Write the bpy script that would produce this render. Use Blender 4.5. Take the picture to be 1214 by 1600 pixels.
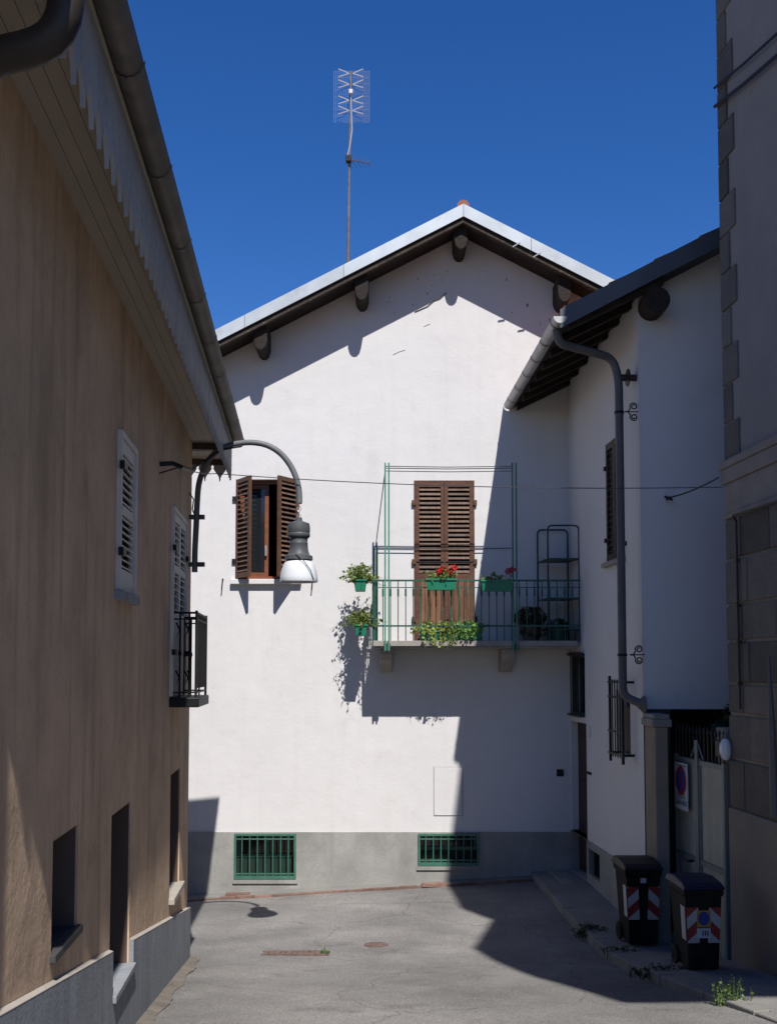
import bpy, bmesh, math, random
from mathutils import Matrix, Vector
R = math.radians
rnd = random.Random(7)
scene = bpy.context.scene
for o in list(bpy.data.objects):
    bpy.data.objects.remove(o)
COL = scene.collection

# ------------------------------------------------------------------ camera
EYE = Vector((0.0, 0.0, 1.5))
FPX, CX, CY, PITCH = 1700.0, 607.0, 941.0, R(3.5)      # pixels of the 1214x1600 photograph
cam_d = bpy.data.cameras.new('camera')
cam = bpy.data.objects.new('camera', cam_d)
COL.objects.link(cam)
cam.location = EYE
cam.rotation_euler = (R(90) + PITCH, 0, 0)
cam_d.sensor_fit = 'VERTICAL'
cam_d.sensor_height = 36.0
cam_d.sensor_width = 36.0
cam_d.lens = 36.0 * FPX / 1600.0
cam_d.shift_y = (CY - 800.0) / 1600.0
cam_d.clip_start = 0.05
cam_d.clip_end = 2000
scene.camera = cam

# ------------------------------------------------------------------ light
SUN = Vector((-0.172, 0.757, -1.0)).normalized()       # direction the sunlight travels
elev = math.asin(-SUN.z)
azim = math.atan2(-SUN.x, -SUN.y)                      # clockwise from +Y, towards the sun
world = bpy.data.worlds.new('World')
scene.world = world
world.use_nodes = True
nt = world.node_tree
bg = nt.nodes['Background']
sky = nt.nodes.new('ShaderNodeTexSky')
sky.sky_type = 'NISHITA'
sky.sun_disc = False
sky.sun_elevation = elev
sky.sun_rotation = azim
sky.altitude = 1500
sky.air_density = 1.0
sky.dust_density = 0.2
sky.ozone_density = 4.0
hs = nt.nodes.new('ShaderNodeHueSaturation')
hs.inputs['Saturation'].default_value = 1.29
hs.inputs['Value'].default_value = 1.44
hs.inputs['Hue'].default_value = 0.512
nt.links.new(sky.outputs[0], hs.inputs['Color'])
nt.links.new(hs.outputs[0], bg.inputs['Color'])
bg.inputs['Strength'].default_value = 0.067
sun_d = bpy.data.lights.new('sun', 'SUN')
sun_d.energy = 5.0
sun_d.angle = R(0.5)
sun_d.color = (1.0, 0.98, 0.955)
sun = bpy.data.objects.new('sun', sun_d)
COL.objects.link(sun)
sun.rotation_euler = SUN.to_track_quat('-Z', 'Y').to_euler()
sun.location = (3, -10, 20)
vs = scene.view_settings
vs.view_transform = 'Standard'
vs.look = 'None'
vs.exposure = 0.43
vs.gamma = 1.0
vs.use_curve_mapping = False
scene.render.engine = 'CYCLES'
scene.render.resolution_x = 776
scene.render.resolution_y = 1024

# ------------------------------------------------------------------ pixel helpers
CP, SP = math.cos(PITCH), math.sin(PITCH)
def ray(x, y):
    u, v = (x - CX) / FPX, (CY - y) / FPX
    return Vector((u, CP - v * SP, SP + v * CP))
def at(x, y, Y):
    d = ray(x, y)
    return EYE + d * (Y / d.y)

def lerp(a, b, t): return a + (b - a) * t
def sstep(a, b, x):
    t = min(1, max(0, (x - a) / (b - a)))
    return t * t * (3 - 2 * t)
PROF = [(-40, 2.5), (-12, 0.75), (0, 0.08), (5, -0.56), (7.4, -0.92), (11.1, -1.42), (13, -1.57), (15.5, -1.68), (30, -2.0), (90, -2.6)]
def ground(X, Y):
    z = PROF[0][1]
    for (a, za), (b, zb) in zip(PROF, PROF[1:]):
        if Y >= a:
            z = lerp(za, zb, min(1, (Y - a) / (b - a)))
    return z + 0.055 * (max(-4, min(4, X)) + 2.3) * sstep(11, 15.5, Y)
def gpt(x, y, lift=0.0):
    d = ray(x, y)
    t = 1.0
    lo, hi = 0.5, 60
    for _ in range(60):
        m = (lo + hi) / 2
        p = EYE + d * m
        if p.z > ground(p.x, p.y) + lift: lo = m
        else: hi = m
    return EYE + d * lo

# ------------------------------------------------------------------ materials
def nodes_of(name):
    m = bpy.data.materials.new(name)
    m.use_nodes = True
    return m, m.node_tree, m.node_tree.nodes['Principled BSDF']

K = 0.742                                      # all base colours are scaled by this
def mat(name, col, rough=0.7, metal=0.0, var=0.08, scale=3.0, bump=0.0, bscale=60.0, spec=0.3,
        stain=None, stain_amt=0.0, stretch=(1, 1, 1), island=0.0, speck=0.0, coat=0.0, streak=0.0, trowel=0.0, objrand=0.0, crack=0.0, grit=0.0):
    col = tuple(x * K for x in col)
    if stain: stain = tuple(x * K for x in stain)
    m, t, p = nodes_of(name)
    N, L = t.nodes.new, t.links.new
    tc = N('ShaderNodeTexCoord')
    gp = N('ShaderNodeNewGeometry')
    mp = N('ShaderNodeMapping')
    mp.inputs['Scale'].default_value = stretch
    L(gp.outputs['Position'], mp.inputs['Vector'])
    n1 = N('ShaderNodeTexNoise')
    n1.inputs['Scale'].default_value = scale
    n1.inputs['Detail'].default_value = 6
    n1.inputs['Roughness'].default_value = 0.65
    L(mp.outputs[0], n1.inputs['Vector'])
    mix = N('ShaderNodeMix'); mix.data_type = 'RGBA'
    c = Vector(col)
    dk = stain if stain else tuple(x * (1 - 2.2 * var) for x in col)
    mix.inputs[6].default_value = (*[min(1, x * (1 + var)) for x in col], 1)
    mix.inputs[7].default_value = (*[x * (1 - 1.6 * var) for x in col], 1)
    rp = N('ShaderNodeMapRange')
    rp.inputs['From Min'].default_value = 0.3
    rp.inputs['From Max'].default_value = 0.7
    L(n1.outputs['Fac'], rp.inputs['Value'])
    L(rp.outputs[0], mix.inputs[0])
    out = mix.outputs[2]
    if stain_amt:
        n2 = N('ShaderNodeTexNoise'); n2.inputs['Scale'].default_value = scale * 2.3; n2.inputs['Detail'].default_value = 8
        n2.inputs['Roughness'].default_value = 0.7
        L(mp.outputs[0], n2.inputs['Vector'])
        r2 = N('ShaderNodeMapRange'); r2.inputs['From Min'].default_value = 0.56; r2.inputs['From Max'].default_value = 0.72
        r2.inputs['To Max'].default_value = stain_amt
        L(n2.outputs['Fac'], r2.inputs['Value'])
        mx = N('ShaderNodeMix'); mx.data_type = 'RGBA'
        mx.inputs[7].default_value = (*dk, 1)
        L(r2.outputs[0], mx.inputs[0]); L(out, mx.inputs[6]); out = mx.outputs[2]
    if streak:
        m3 = N('ShaderNodeMapping'); m3.inputs['Scale'].default_value = (5, 5, 0.35)
        L(gp.outputs['Position'], m3.inputs['Vector'])
        n3 = N('ShaderNodeTexNoise'); n3.inputs['Scale'].default_value = 1.6; n3.inputs['Detail'].default_value = 7
        L(m3.outputs[0], n3.inputs['Vector'])
        r3 = N('ShaderNodeMapRange'); r3.inputs['From Min'].default_value = 0.5; r3.inputs['From Max'].default_value = 0.75
        r3.inputs['To Max'].default_value = streak
        L(n3.outputs['Fac'], r3.inputs['Value'])
        mx = N('ShaderNodeMix'); mx.data_type = 'RGBA'
        mx.inputs[7].default_value = (*dk, 1)
        L(r3.outputs[0], mx.inputs[0]); L(out, mx.inputs[6]); out = mx.outputs[2]
    if speck:
        v = N('ShaderNodeTexNoise'); v.inputs['Scale'].default_value = 55; v.inputs['Detail'].default_value = 3
        v.inputs['Roughness'].default_value = 0.8
        L(gp.outputs['Position'], v.inputs['Vector'])
        r4 = N('ShaderNodeMapRange'); r4.inputs['From Min'].default_value = 0.35; r4.inputs['From Max'].default_value = 0.65
        r4.inputs['To Min'].default_value = 1 - speck; r4.inputs['To Max'].default_value = 1 + speck
        L(v.outputs['Fac'], r4.inputs['Value'])
        mm = N('ShaderNodeMix'); mm.data_type = 'RGBA'; mm.blend_type = 'MULTIPLY'; mm.inputs[0].default_value = 1
        L(out, mm.inputs[6])
        cb = N('ShaderNodeCombineColor')
        for i in range(3): L(r4.outputs[0], cb.inputs[i])
        L(cb.outputs[0], mm.inputs[7]); out = mm.outputs[2]
    if island:
        h = N('ShaderNodeHueSaturation')
        r5 = N('ShaderNodeMapRange'); r5.inputs['To Min'].default_value = 1 - island; r5.inputs['To Max'].default_value = 1 + island
        L(gp.outputs['Random Per Island'], r5.inputs['Value'])
        L(r5.outputs[0], h.inputs['Value']); L(out, h.inputs['Color']); out = h.outputs[0]
    if objrand:
        oi = N('ShaderNodeObjectInfo'); h = N('ShaderNodeHueSaturation')
        r6 = N('ShaderNodeMapRange'); r6.inputs['To Min'].default_value = 1 - objrand; r6.inputs['To Max'].default_value = 1 + objrand
        L(oi.outputs['Random'], r6.inputs['Value']); L(r6.outputs[0], h.inputs['Value']); L(out, h.inputs['Color']); out = h.outputs[0]
    if grit:
        vg = N('ShaderNodeTexVoronoi'); vg.inputs['Scale'].default_value = 26; vg.inputs['Randomness'].default_value = 1
        L(gp.outputs['Position'], vg.inputs['Vector'])
        cg = N('ShaderNodeMath'); cg.operation = 'LESS_THAN'; cg.inputs[1].default_value = 0.16; L(vg.outputs['Distance'], cg.inputs[0])
        sc_ = N('ShaderNodeSeparateColor'); L(vg.outputs['Color'], sc_.inputs[0])
        cg2 = N('ShaderNodeMath'); cg2.operation = 'GREATER_THAN'; cg2.inputs[1].default_value = 0.72; L(sc_.outputs[0], cg2.inputs[0])
        cg3 = N('ShaderNodeMath'); cg3.operation = 'MULTIPLY'; L(cg.outputs[0], cg3.inputs[0]); L(cg2.outputs[0], cg3.inputs[1])
        cg4 = N('ShaderNodeMath'); cg4.operation = 'MULTIPLY'; cg4.inputs[1].default_value = grit; L(cg3.outputs[0], cg4.inputs[0])
        mg = N('ShaderNodeMix'); mg.data_type = 'RGBA'; mg.inputs[7].default_value = (0.34, 0.32, 0.30, 1)
        L(cg4.outputs[0], mg.inputs[0]); L(out, mg.inputs[6]); out = mg.outputs[2]
    if crack:
        nz = N('ShaderNodeTexNoise'); nz.inputs['Scale'].default_value = 2.2; nz.inputs['Detail'].default_value = 5
        L(gp.outputs['Position'], nz.inputs['Vector'])
        vm = N('ShaderNodeVectorMath'); vm.operation = 'MULTIPLY_ADD'; vm.inputs[1].default_value = (0.5, 0.5, 0.5)
        L(nz.outputs['Color'], vm.inputs[0]); L(gp.outputs['Position'], vm.inputs[2])
        vc = N('ShaderNodeTexVoronoi'); vc.feature = 'DISTANCE_TO_EDGE'; vc.inputs['Scale'].default_value = 0.42
        L(vm.outputs[0], vc.inputs['Vector'])
        rc = N('ShaderNodeMapRange'); rc.inputs['From Min'].default_value = 0.001; rc.inputs['From Max'].default_value = 0.006
        rc.inputs['To Min'].default_value = crack; rc.inputs['To Max'].default_value = 0.0
        L(vc.outputs['Distance'], rc.inputs['Value'])
        mc = N('ShaderNodeMix'); mc.data_type = 'RGBA'; mc.inputs[7].default_value = (0.05, 0.045, 0.04, 1)
        L(rc.outputs[0], mc.inputs[0]); L(out, mc.inputs[6]); out = mc.outputs[2]
    L(out, p.inputs['Base Color'])
    p.inputs['Roughness'].default_value = rough
    p.inputs['Metallic'].default_value = metal
    p.inputs['Specular IOR Level'].default_value = spec
    if coat: p.inputs['Coat Weight'].default_value = coat
    if bump:
        nb = N('ShaderNodeTexNoise'); nb.inputs['Scale'].default_value = bscale; nb.inputs['Detail'].default_value = 4
        L(mp.outputs[0], nb.inputs['Vector'])
        b = N('ShaderNodeBump'); b.inputs['Strength'].default_value = bump; b.inputs['Distance'].default_value = 0.01
        L(nb.outputs['Fac'], b.inputs['Height']); L(b.outputs[0], p.inputs['Normal'])
        if trowel:
            n8 = N('ShaderNodeTexNoise'); n8.inputs['Scale'].default_value = 4.5; n8.inputs['Detail'].default_value = 3
            L(gp.outputs['Position'], n8.inputs['Vector'])
            b2 = N('ShaderNodeBump'); b2.inputs['Strength'].default_value = trowel; b2.inputs['Distance'].default_value = 0.03
            L(n8.outputs['Fac'], b2.inputs['Height']); L(b2.outputs[0], b.inputs['Normal'])
    return m

M = {}
M['white'] = mat('white_plaster', (0.755, 0.725, 0.70), 0.9, var=0.03, scale=0.9, trowel=0.2, bump=0.15, bscale=28, stain=(0.56, 0.52, 0.475), stain_amt=0.28, streak=0.15)
M['plinth'] = mat('cement_render', (0.37, 0.36, 0.33), 0.95, var=0.17, scale=1.6, bump=0.3, bscale=40, stain=(0.24, 0.22, 0.19), stain_amt=0.4, streak=0.35, speck=0.07)
M['ochre'] = mat('tan_plaster', (0.75, 0.525, 0.35), 0.92, var=0.17, scale=1.3, trowel=0.3, bump=0.2, crack=0.08, speck=0.06, bscale=35, stain=(0.42, 0.28, 0.18), stain_amt=0.6, streak=0.75)
M['lplinth'] = mat('grey_plinth', (0.33, 0.345, 0.37), 0.9, var=0.12, scale=2.2, bump=0.25, bscale=40, stain=(0.2, 0.2, 0.21), stain_amt=0.4, streak=0.6)
M['cap'] = mat('plinth_cap_mortar', (0.45, 0.40, 0.34), 0.9, var=0.1)
M['asphalt'] = mat('worn_asphalt', (0.262, 0.246, 0.228), 0.95, var=0.24, scale=0.7, crack=0.45, grit=0.8, bump=0.9, bscale=110, stain=(0.135, 0.12, 0.108), stain_amt=0.7, speck=0.34)
M['concrete'] = mat('pavement_concrete', (0.27, 0.255, 0.23), 0.95, var=0.13, scale=1.7, bump=0.5, bscale=60, stain=(0.15, 0.13, 0.11), stain_amt=0.5, speck=0.14)
M['brickred'] = mat('red_brick_edge', (0.26, 0.155, 0.12), 0.95, var=0.2, scale=9, bump=0.5, bscale=60, stain=(0.2, 0.17, 0.15), stain_amt=0.6, objrand=0.3)
M['dirt'] = mat('wall_foot_dirt', (0.20, 0.17, 0.14), 0.97, var=0.2, scale=5, bump=0.6, bscale=70, speck=0.2)
M['wood_dark'] = mat('old_dark_wood', (0.03, 0.022, 0.017), 0.85, var=0.3, scale=5, bump=0.4, bscale=30, stretch=(1, 1, 4))
M['rafter'] = mat('dark_rafter_wood', (0.035, 0.026, 0.02), 0.9, var=0.3, scale=6, bump=0.3)  # near-black wood tone on roof slabs, rafters and one purlin
M['verge_wood'] = mat('weathered_verge_board', (0.062, 0.047, 0.036), 0.9, var=0.35, scale=7, bump=0.5, bscale=40, stain=(0.26, 0.23, 0.18), stain_amt=0.7)
M['shutter'] = mat('brown_varnished_wood', (0.125, 0.055, 0.03), 0.6, var=0.28, scale=7, bump=0.25, bscale=30, stretch=(1, 1, 5), stain=(0.3, 0.19, 0.1), stain_amt=0.35, island=0.0)
M['slat'] = mat('weathered_slat_wood', (0.15, 0.088, 0.06), 0.65, var=0.35, scale=6, bump=0.25, bscale=30, stretch=(5, 1, 1), stain=(0.36, 0.28, 0.2), stain_amt=0.65, objrand=0.3)
M['plank'] = mat('worn_plank_wood', (0.19, 0.095, 0.05), 0.65, var=0.45, scale=5, bump=0.25, bscale=30, stretch=(6, 6, 0.6), stain=(0.4, 0.2, 0.075), stain_amt=0.7, objrand=0.3)
M['casement'] = mat('orange_brown_casement', (0.24, 0.085, 0.04), 0.45, var=0.15, scale=5, stretch=(1, 1, 4))
M['zinc'] = mat('zinc_flashing', (0.56, 0.60, 0.63), 0.45, metal=0.15, var=0.10, scale=2, spec=0.5, stain=(0.38, 0.39, 0.40), stain_amt=0.5, objrand=0.06)
M['gutter'] = mat('galvanised_gutter', (0.58, 0.565, 0.545), 0.5, metal=0.2, var=0.12, scale=5, stain=(0.4, 0.37, 0.34), stain_amt=0.4)
M['downpipe'] = mat('grey_brown_downpipe', (0.15, 0.135, 0.13), 0.55, metal=0.2, var=0.12, scale=3)
M['old_gutter'] = mat('brown_old_gutter', (0.16, 0.14, 0.125), 0.6, metal=0.15, var=0.25, scale=3.5, stain=(0.24, 0.215, 0.19), stain_amt=0.6)
M['dark_pipe'] = mat('dark_brown_pipe', (0.045, 0.035, 0.03), 0.5, var=0.15)
M['darkflash'] = mat('dark_sheet_flashing', (0.12, 0.13, 0.15), 0.5, metal=0.3, var=0.1, scale=2)
M['terracotta'] = mat('terracotta_tile', (0.36, 0.14, 0.08), 0.85, var=0.25, scale=5)
M['green'] = mat('green_paint_metal', (0.06, 0.175, 0.12), 0.45, var=0.15, scale=8, spec=0.5)
M['greend'] = mat('dark_green_iron', (0.03, 0.105, 0.075), 0.5, var=0.15, scale=8)
M['greenpost'] = mat('faded_green_rod', (0.10, 0.235, 0.17), 0.5, var=0.12, scale=8)
M['panelgrey'] = mat('dim_green_panel', (0.012, 0.03, 0.022), 0.7, var=0.2, scale=6)
M['iron'] = mat('black_iron', (0.018, 0.018, 0.02), 0.5, var=0.2, metal=0.3)
M['lampgrey'] = mat('lamp_grey_paint', (0.095, 0.10, 0.105), 0.5, var=0.1, scale=8)
M['armgrey'] = mat('lamp_arm_grey', (0.16, 0.165, 0.17), 0.5, var=0.12, scale=8)
M['opal'] = mat('opal_white_shade', (0.82, 0.83, 0.85), 0.18, var=0.01, spec=0.6)
M['whitepaint'] = mat('white_wood_paint', (0.80, 0.74, 0.68), 0.6, var=0.05, scale=5, bump=0.1, objrand=0.05)
M['soffit'] = mat('soffit_board_paint', (0.40, 0.345, 0.29), 0.7, var=0.08, scale=3, stretch=(1, 0.3, 1))
M['valance'] = mat('pale_valance_paint', (0.46, 0.46, 0.475), 0.65, var=0.08, scale=5, streak=0.2, objrand=0.07)
M['fascia'] = mat('cream_fascia_board', (0.42, 0.375, 0.30), 0.7, var=0.08, scale=3)
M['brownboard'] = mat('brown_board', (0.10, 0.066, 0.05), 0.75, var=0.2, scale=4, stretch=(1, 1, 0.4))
M['lining'] = mat('brown_recess_shade', (0.14, 0.095, 0.072), 0.85, var=0.15, scale=3, stretch=(1, 1, 0.4))
M['darkstone'] = mat('dark_sill_stone', (0.07, 0.066, 0.066), 0.85, var=0.15, scale=4, bump=0.3)
M['doorboard'] = mat('dark_brown_door', (0.05, 0.03, 0.024), 0.6, var=0.2, scale=4, stretch=(4, 4, 0.5))
M['slab'] = mat('balcony_stone_slab', (0.36, 0.33, 0.295), 0.9, var=0.12, scale=4, bump=0.3)
M['stone'] = mat('brown_grey_stone', (0.155, 0.14, 0.12), 0.95, var=0.14, scale=2.5, bump=0.7, bscale=45, speck=0.18, objrand=0.34, stain=(0.08, 0.072, 0.065), stain_amt=0.5)
M['mortar'] = mat('pale_mortar', (0.30, 0.265, 0.22), 0.95, var=0.12, scale=5, bump=0.3)
M['towerplaster'] = mat('grey_tower_plaster', (0.30, 0.28, 0.255), 0.95, var=0.07, scale=1.5, bump=0.5, bscale=40, streak=0.25)
M['towerplinth'] = mat('tower_plinth_render', (0.26, 0.225, 0.185), 0.95, var=0.08, scale=1.5, bump=0.35, bscale=40, streak=0.3)
M['cornice'] = mat('cornice_stone', (0.30, 0.27, 0.235), 0.9, var=0.1, scale=4, bump=0.3)
M['gate'] = mat('grey_green_gate_sheet', (0.38, 0.37, 0.30), 0.55, var=0.14, scale=1.6, stain=(0.22, 0.24, 0.21), stain_amt=0.6, streak=0.7)
M['gateframe'] = mat('gate_frame_metal', (0.20, 0.22, 0.205), 0.5, var=0.12, scale=3)
M['pillar'] = mat('gate_pillar_render', (0.30, 0.25, 0.195), 0.95, var=0.1, scale=3, bump=0.3)
M['binblack'] = mat('black_bin_plastic', (0.006, 0.006, 0.007), 0.65, var=0.1, spec=0.12, scale=5, stain=(0.05, 0.047, 0.043), stain_amt=0.5, streak=0.4)
M['binblue'] = mat('dark_blue_bin_lid', (0.014, 0.018, 0.055), 0.5, var=0.1, spec=0.25)
M['binbrown'] = mat('dark_brown_bin_lid', (0.022, 0.018, 0.018), 0.5, var=0.1, spec=0.2)
M['rubber'] = mat('black_rubber', (0.02, 0.02, 0.02), 0.8, var=0.1)
M['labelwhite'] = mat('white_label', (0.55, 0.55, 0.57), 0.6, var=0.06, scale=12)
M['labelblue'] = mat('blue_print', (0.03, 0.045, 0.24), 0.5, var=0.1)
M['labelred'] = mat('red_print', (0.32, 0.02, 0.02), 0.5, var=0.1)
M['labelyellow'] = mat('yellow_print', (0.34, 0.24, 0.05), 0.5, var=0.1)
M['textdark'] = mat('dark_print', (0.05, 0.05, 0.055), 0.6, var=0.1)
M['box_green'] = mat('green_planter_plastic', (0.014, 0.215, 0.115), 0.45, var=0.06, scale=6, spec=0.45)
M['soil'] = mat('potting_soil', (0.03, 0.02, 0.014), 0.95, var=0.3, scale=30)
M['rack'] = mat('dark_tube_rack', (0.03, 0.06, 0.06), 0.45, var=0.1)
M['antenna'] = mat('antenna_aluminium', (0.75, 0.75, 0.78), 0.35, metal=0.4, var=0.05)
M['mast'] = mat('antenna_mast_steel', (0.21, 0.185, 0.19), 0.55, metal=0.3, var=0.25, scale=6)
M['cable'] = mat('black_cable', (0.022, 0.022, 0.025), 0.7, var=0.1)
M['wire'] = mat('grey_wire', (0.08, 0.085, 0.09), 0.5, metal=0.3, var=0.1)
M['castiron'] = mat('rusty_cast_iron', (0.19, 0.125, 0.10), 0.85, var=0.25, scale=14, bump=0.4, bscale=80)
M['gap_shade'] = mat('slat_gap_shade', (0.06, 0.055, 0.05), 0.9)  # dark tone painted in for the shade behind the slats
M['chrome'] = mat('pale_metal_handle', (0.7, 0.7, 0.7), 0.3, metal=0.6)
M['petal'] = mat('red_geranium_petal', (0.62, 0.025, 0.02), 0.6, var=0.12, scale=30, island=0.3)
M['petalpink'] = mat('pink_geranium_petal', (0.6, 0.07, 0.1), 0.6, var=0.12, scale=30, island=0.3)

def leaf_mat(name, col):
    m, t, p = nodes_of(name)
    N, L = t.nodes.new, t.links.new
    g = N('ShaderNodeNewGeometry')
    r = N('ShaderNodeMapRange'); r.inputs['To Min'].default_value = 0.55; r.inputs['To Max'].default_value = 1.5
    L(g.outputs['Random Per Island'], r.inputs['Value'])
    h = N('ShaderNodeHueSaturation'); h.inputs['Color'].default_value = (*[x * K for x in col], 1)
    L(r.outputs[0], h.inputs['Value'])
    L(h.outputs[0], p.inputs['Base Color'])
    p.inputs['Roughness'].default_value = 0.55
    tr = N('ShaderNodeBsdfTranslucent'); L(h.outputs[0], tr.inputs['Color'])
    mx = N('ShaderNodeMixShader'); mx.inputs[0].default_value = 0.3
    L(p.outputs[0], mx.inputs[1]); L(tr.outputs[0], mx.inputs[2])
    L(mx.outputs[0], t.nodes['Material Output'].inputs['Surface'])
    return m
M['leaf'] = leaf_mat('geranium_leaf', (0.20, 0.26, 0.05))
M['leafy'] = leaf_mat('yellow_green_leaf', (0.36, 0.43, 0.09))
M['leafb'] = leaf_mat('bright_green_leaf', (0.20, 0.36, 0.08))
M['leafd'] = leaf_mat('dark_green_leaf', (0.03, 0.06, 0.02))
M['leafbrown'] = leaf_mat('dry_brown_leaf', (0.06, 0.045, 0.025))
M['weed'] = leaf_mat('weed_leaf', (0.14, 0.22, 0.06))

def glass_mat(name, col, rough):
    m, t, p = nodes_of(name)
    p.inputs['Base Color'].default_value = (*col, 1)
    p.inputs['Roughness'].default_value = rough
    p.inputs['Specular IOR Level'].default_value = 0.6
    n = t.nodes.new('ShaderNodeTexNoise'); n.inputs['Scale'].default_value = 3
    b = t.nodes.new('ShaderNodeBump'); b.inputs['Strength'].default_value = 0.03
    t.links.new(n.outputs['Fac'], b.inputs['Height']); t.links.new(b.outputs[0], p.inputs['Normal'])
    return m
M['glass'] = glass_mat('dark_window_glass', (0.012, 0.014, 0.016), 0.08)
M['smoked'] = mat('dark_panel_sheet', (0.022, 0.021, 0.022), 0.75, var=0.15, spec=0.1)

def chevron_mat(name, sgn):
    m, t, p = nodes_of(name)
    N, L = t.nodes.new, t.links.new
    tc = N('ShaderNodeTexCoord'); s = N('ShaderNodeSeparateXYZ'); L(tc.outputs['Object'], s.inputs[0])
    a = N('ShaderNodeMath'); a.operation = 'MULTIPLY_ADD'; a.inputs[1].default_value = -sgn * 0.9
    L(s.outputs['X'], a.inputs[0]); L(s.outputs['Z'], a.inputs[2])
    b = N('ShaderNodeMath'); b.operation = 'MULTIPLY_ADD'; b.inputs[1].default_value = 1 / 0.21; b.inputs[2].default_value = 0.22
    L(a.outputs[0], b.inputs[0])
    c = N('ShaderNodeMath'); c.operation = 'FRACT'; L(b.outputs[0], c.inputs[0])
    d = N('ShaderNodeMath'); d.operation = 'GREATER_THAN'; d.inputs[1].default_value = 0.5; L(c.outputs[0], d.inputs[0])
    x = N('ShaderNodeMix'); x.data_type = 'RGBA'
    x.inputs[6].default_value = (0.42, 0.42, 0.43, 1); x.inputs[7].default_value = (0.24, 0.018, 0.015, 1)
    L(d.outputs[0], x.inputs[0])
    g = N('ShaderNodeTexNoise'); g.inputs['Scale'].default_value = 12
    y = N('ShaderNodeMix'); y.data_type = 'RGBA'; y.blend_type = 'MULTIPLY'; y.inputs[0].default_value = 0.5
    L(x.outputs[2], y.inputs[6]); L(g.outputs['Fac'], y.inputs[7])
    L(y.outputs[2], p.inputs['Base Color']); p.inputs['Roughness'].default_value = 0.45
    return m
M['chev_l'] = chevron_mat('red_white_chevron', 1)
M['chev_r'] = chevron_mat('red_white_chevron_mirrored', -1)

# ------------------------------------------------------------------ mesh builder
WORLD = {}
def link(o, parent, Mw):
    COL.objects.link(o)
    WORLD[o] = Mw.copy()
    if parent is not None:
        o.parent = parent
        o.matrix_basis = WORLD[parent].inverted() @ Mw
    else:
        o.matrix_basis = Mw
    return o
def tag(o, label=None, cat=None, group=None, kind=None):
    if label: o['label'] = label
    if cat: o['category'] = cat
    if group: o['group'] = group
    if kind: o['kind'] = kind
    return o
def thing(name, loc, label, cat, group=None):
    o = bpy.data.objects.new(name, None)
    o.empty_display_size = 0.2
    link(o, None, Matrix.Translation(Vector(loc)))
    return tag(o, label, cat, group)

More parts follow.
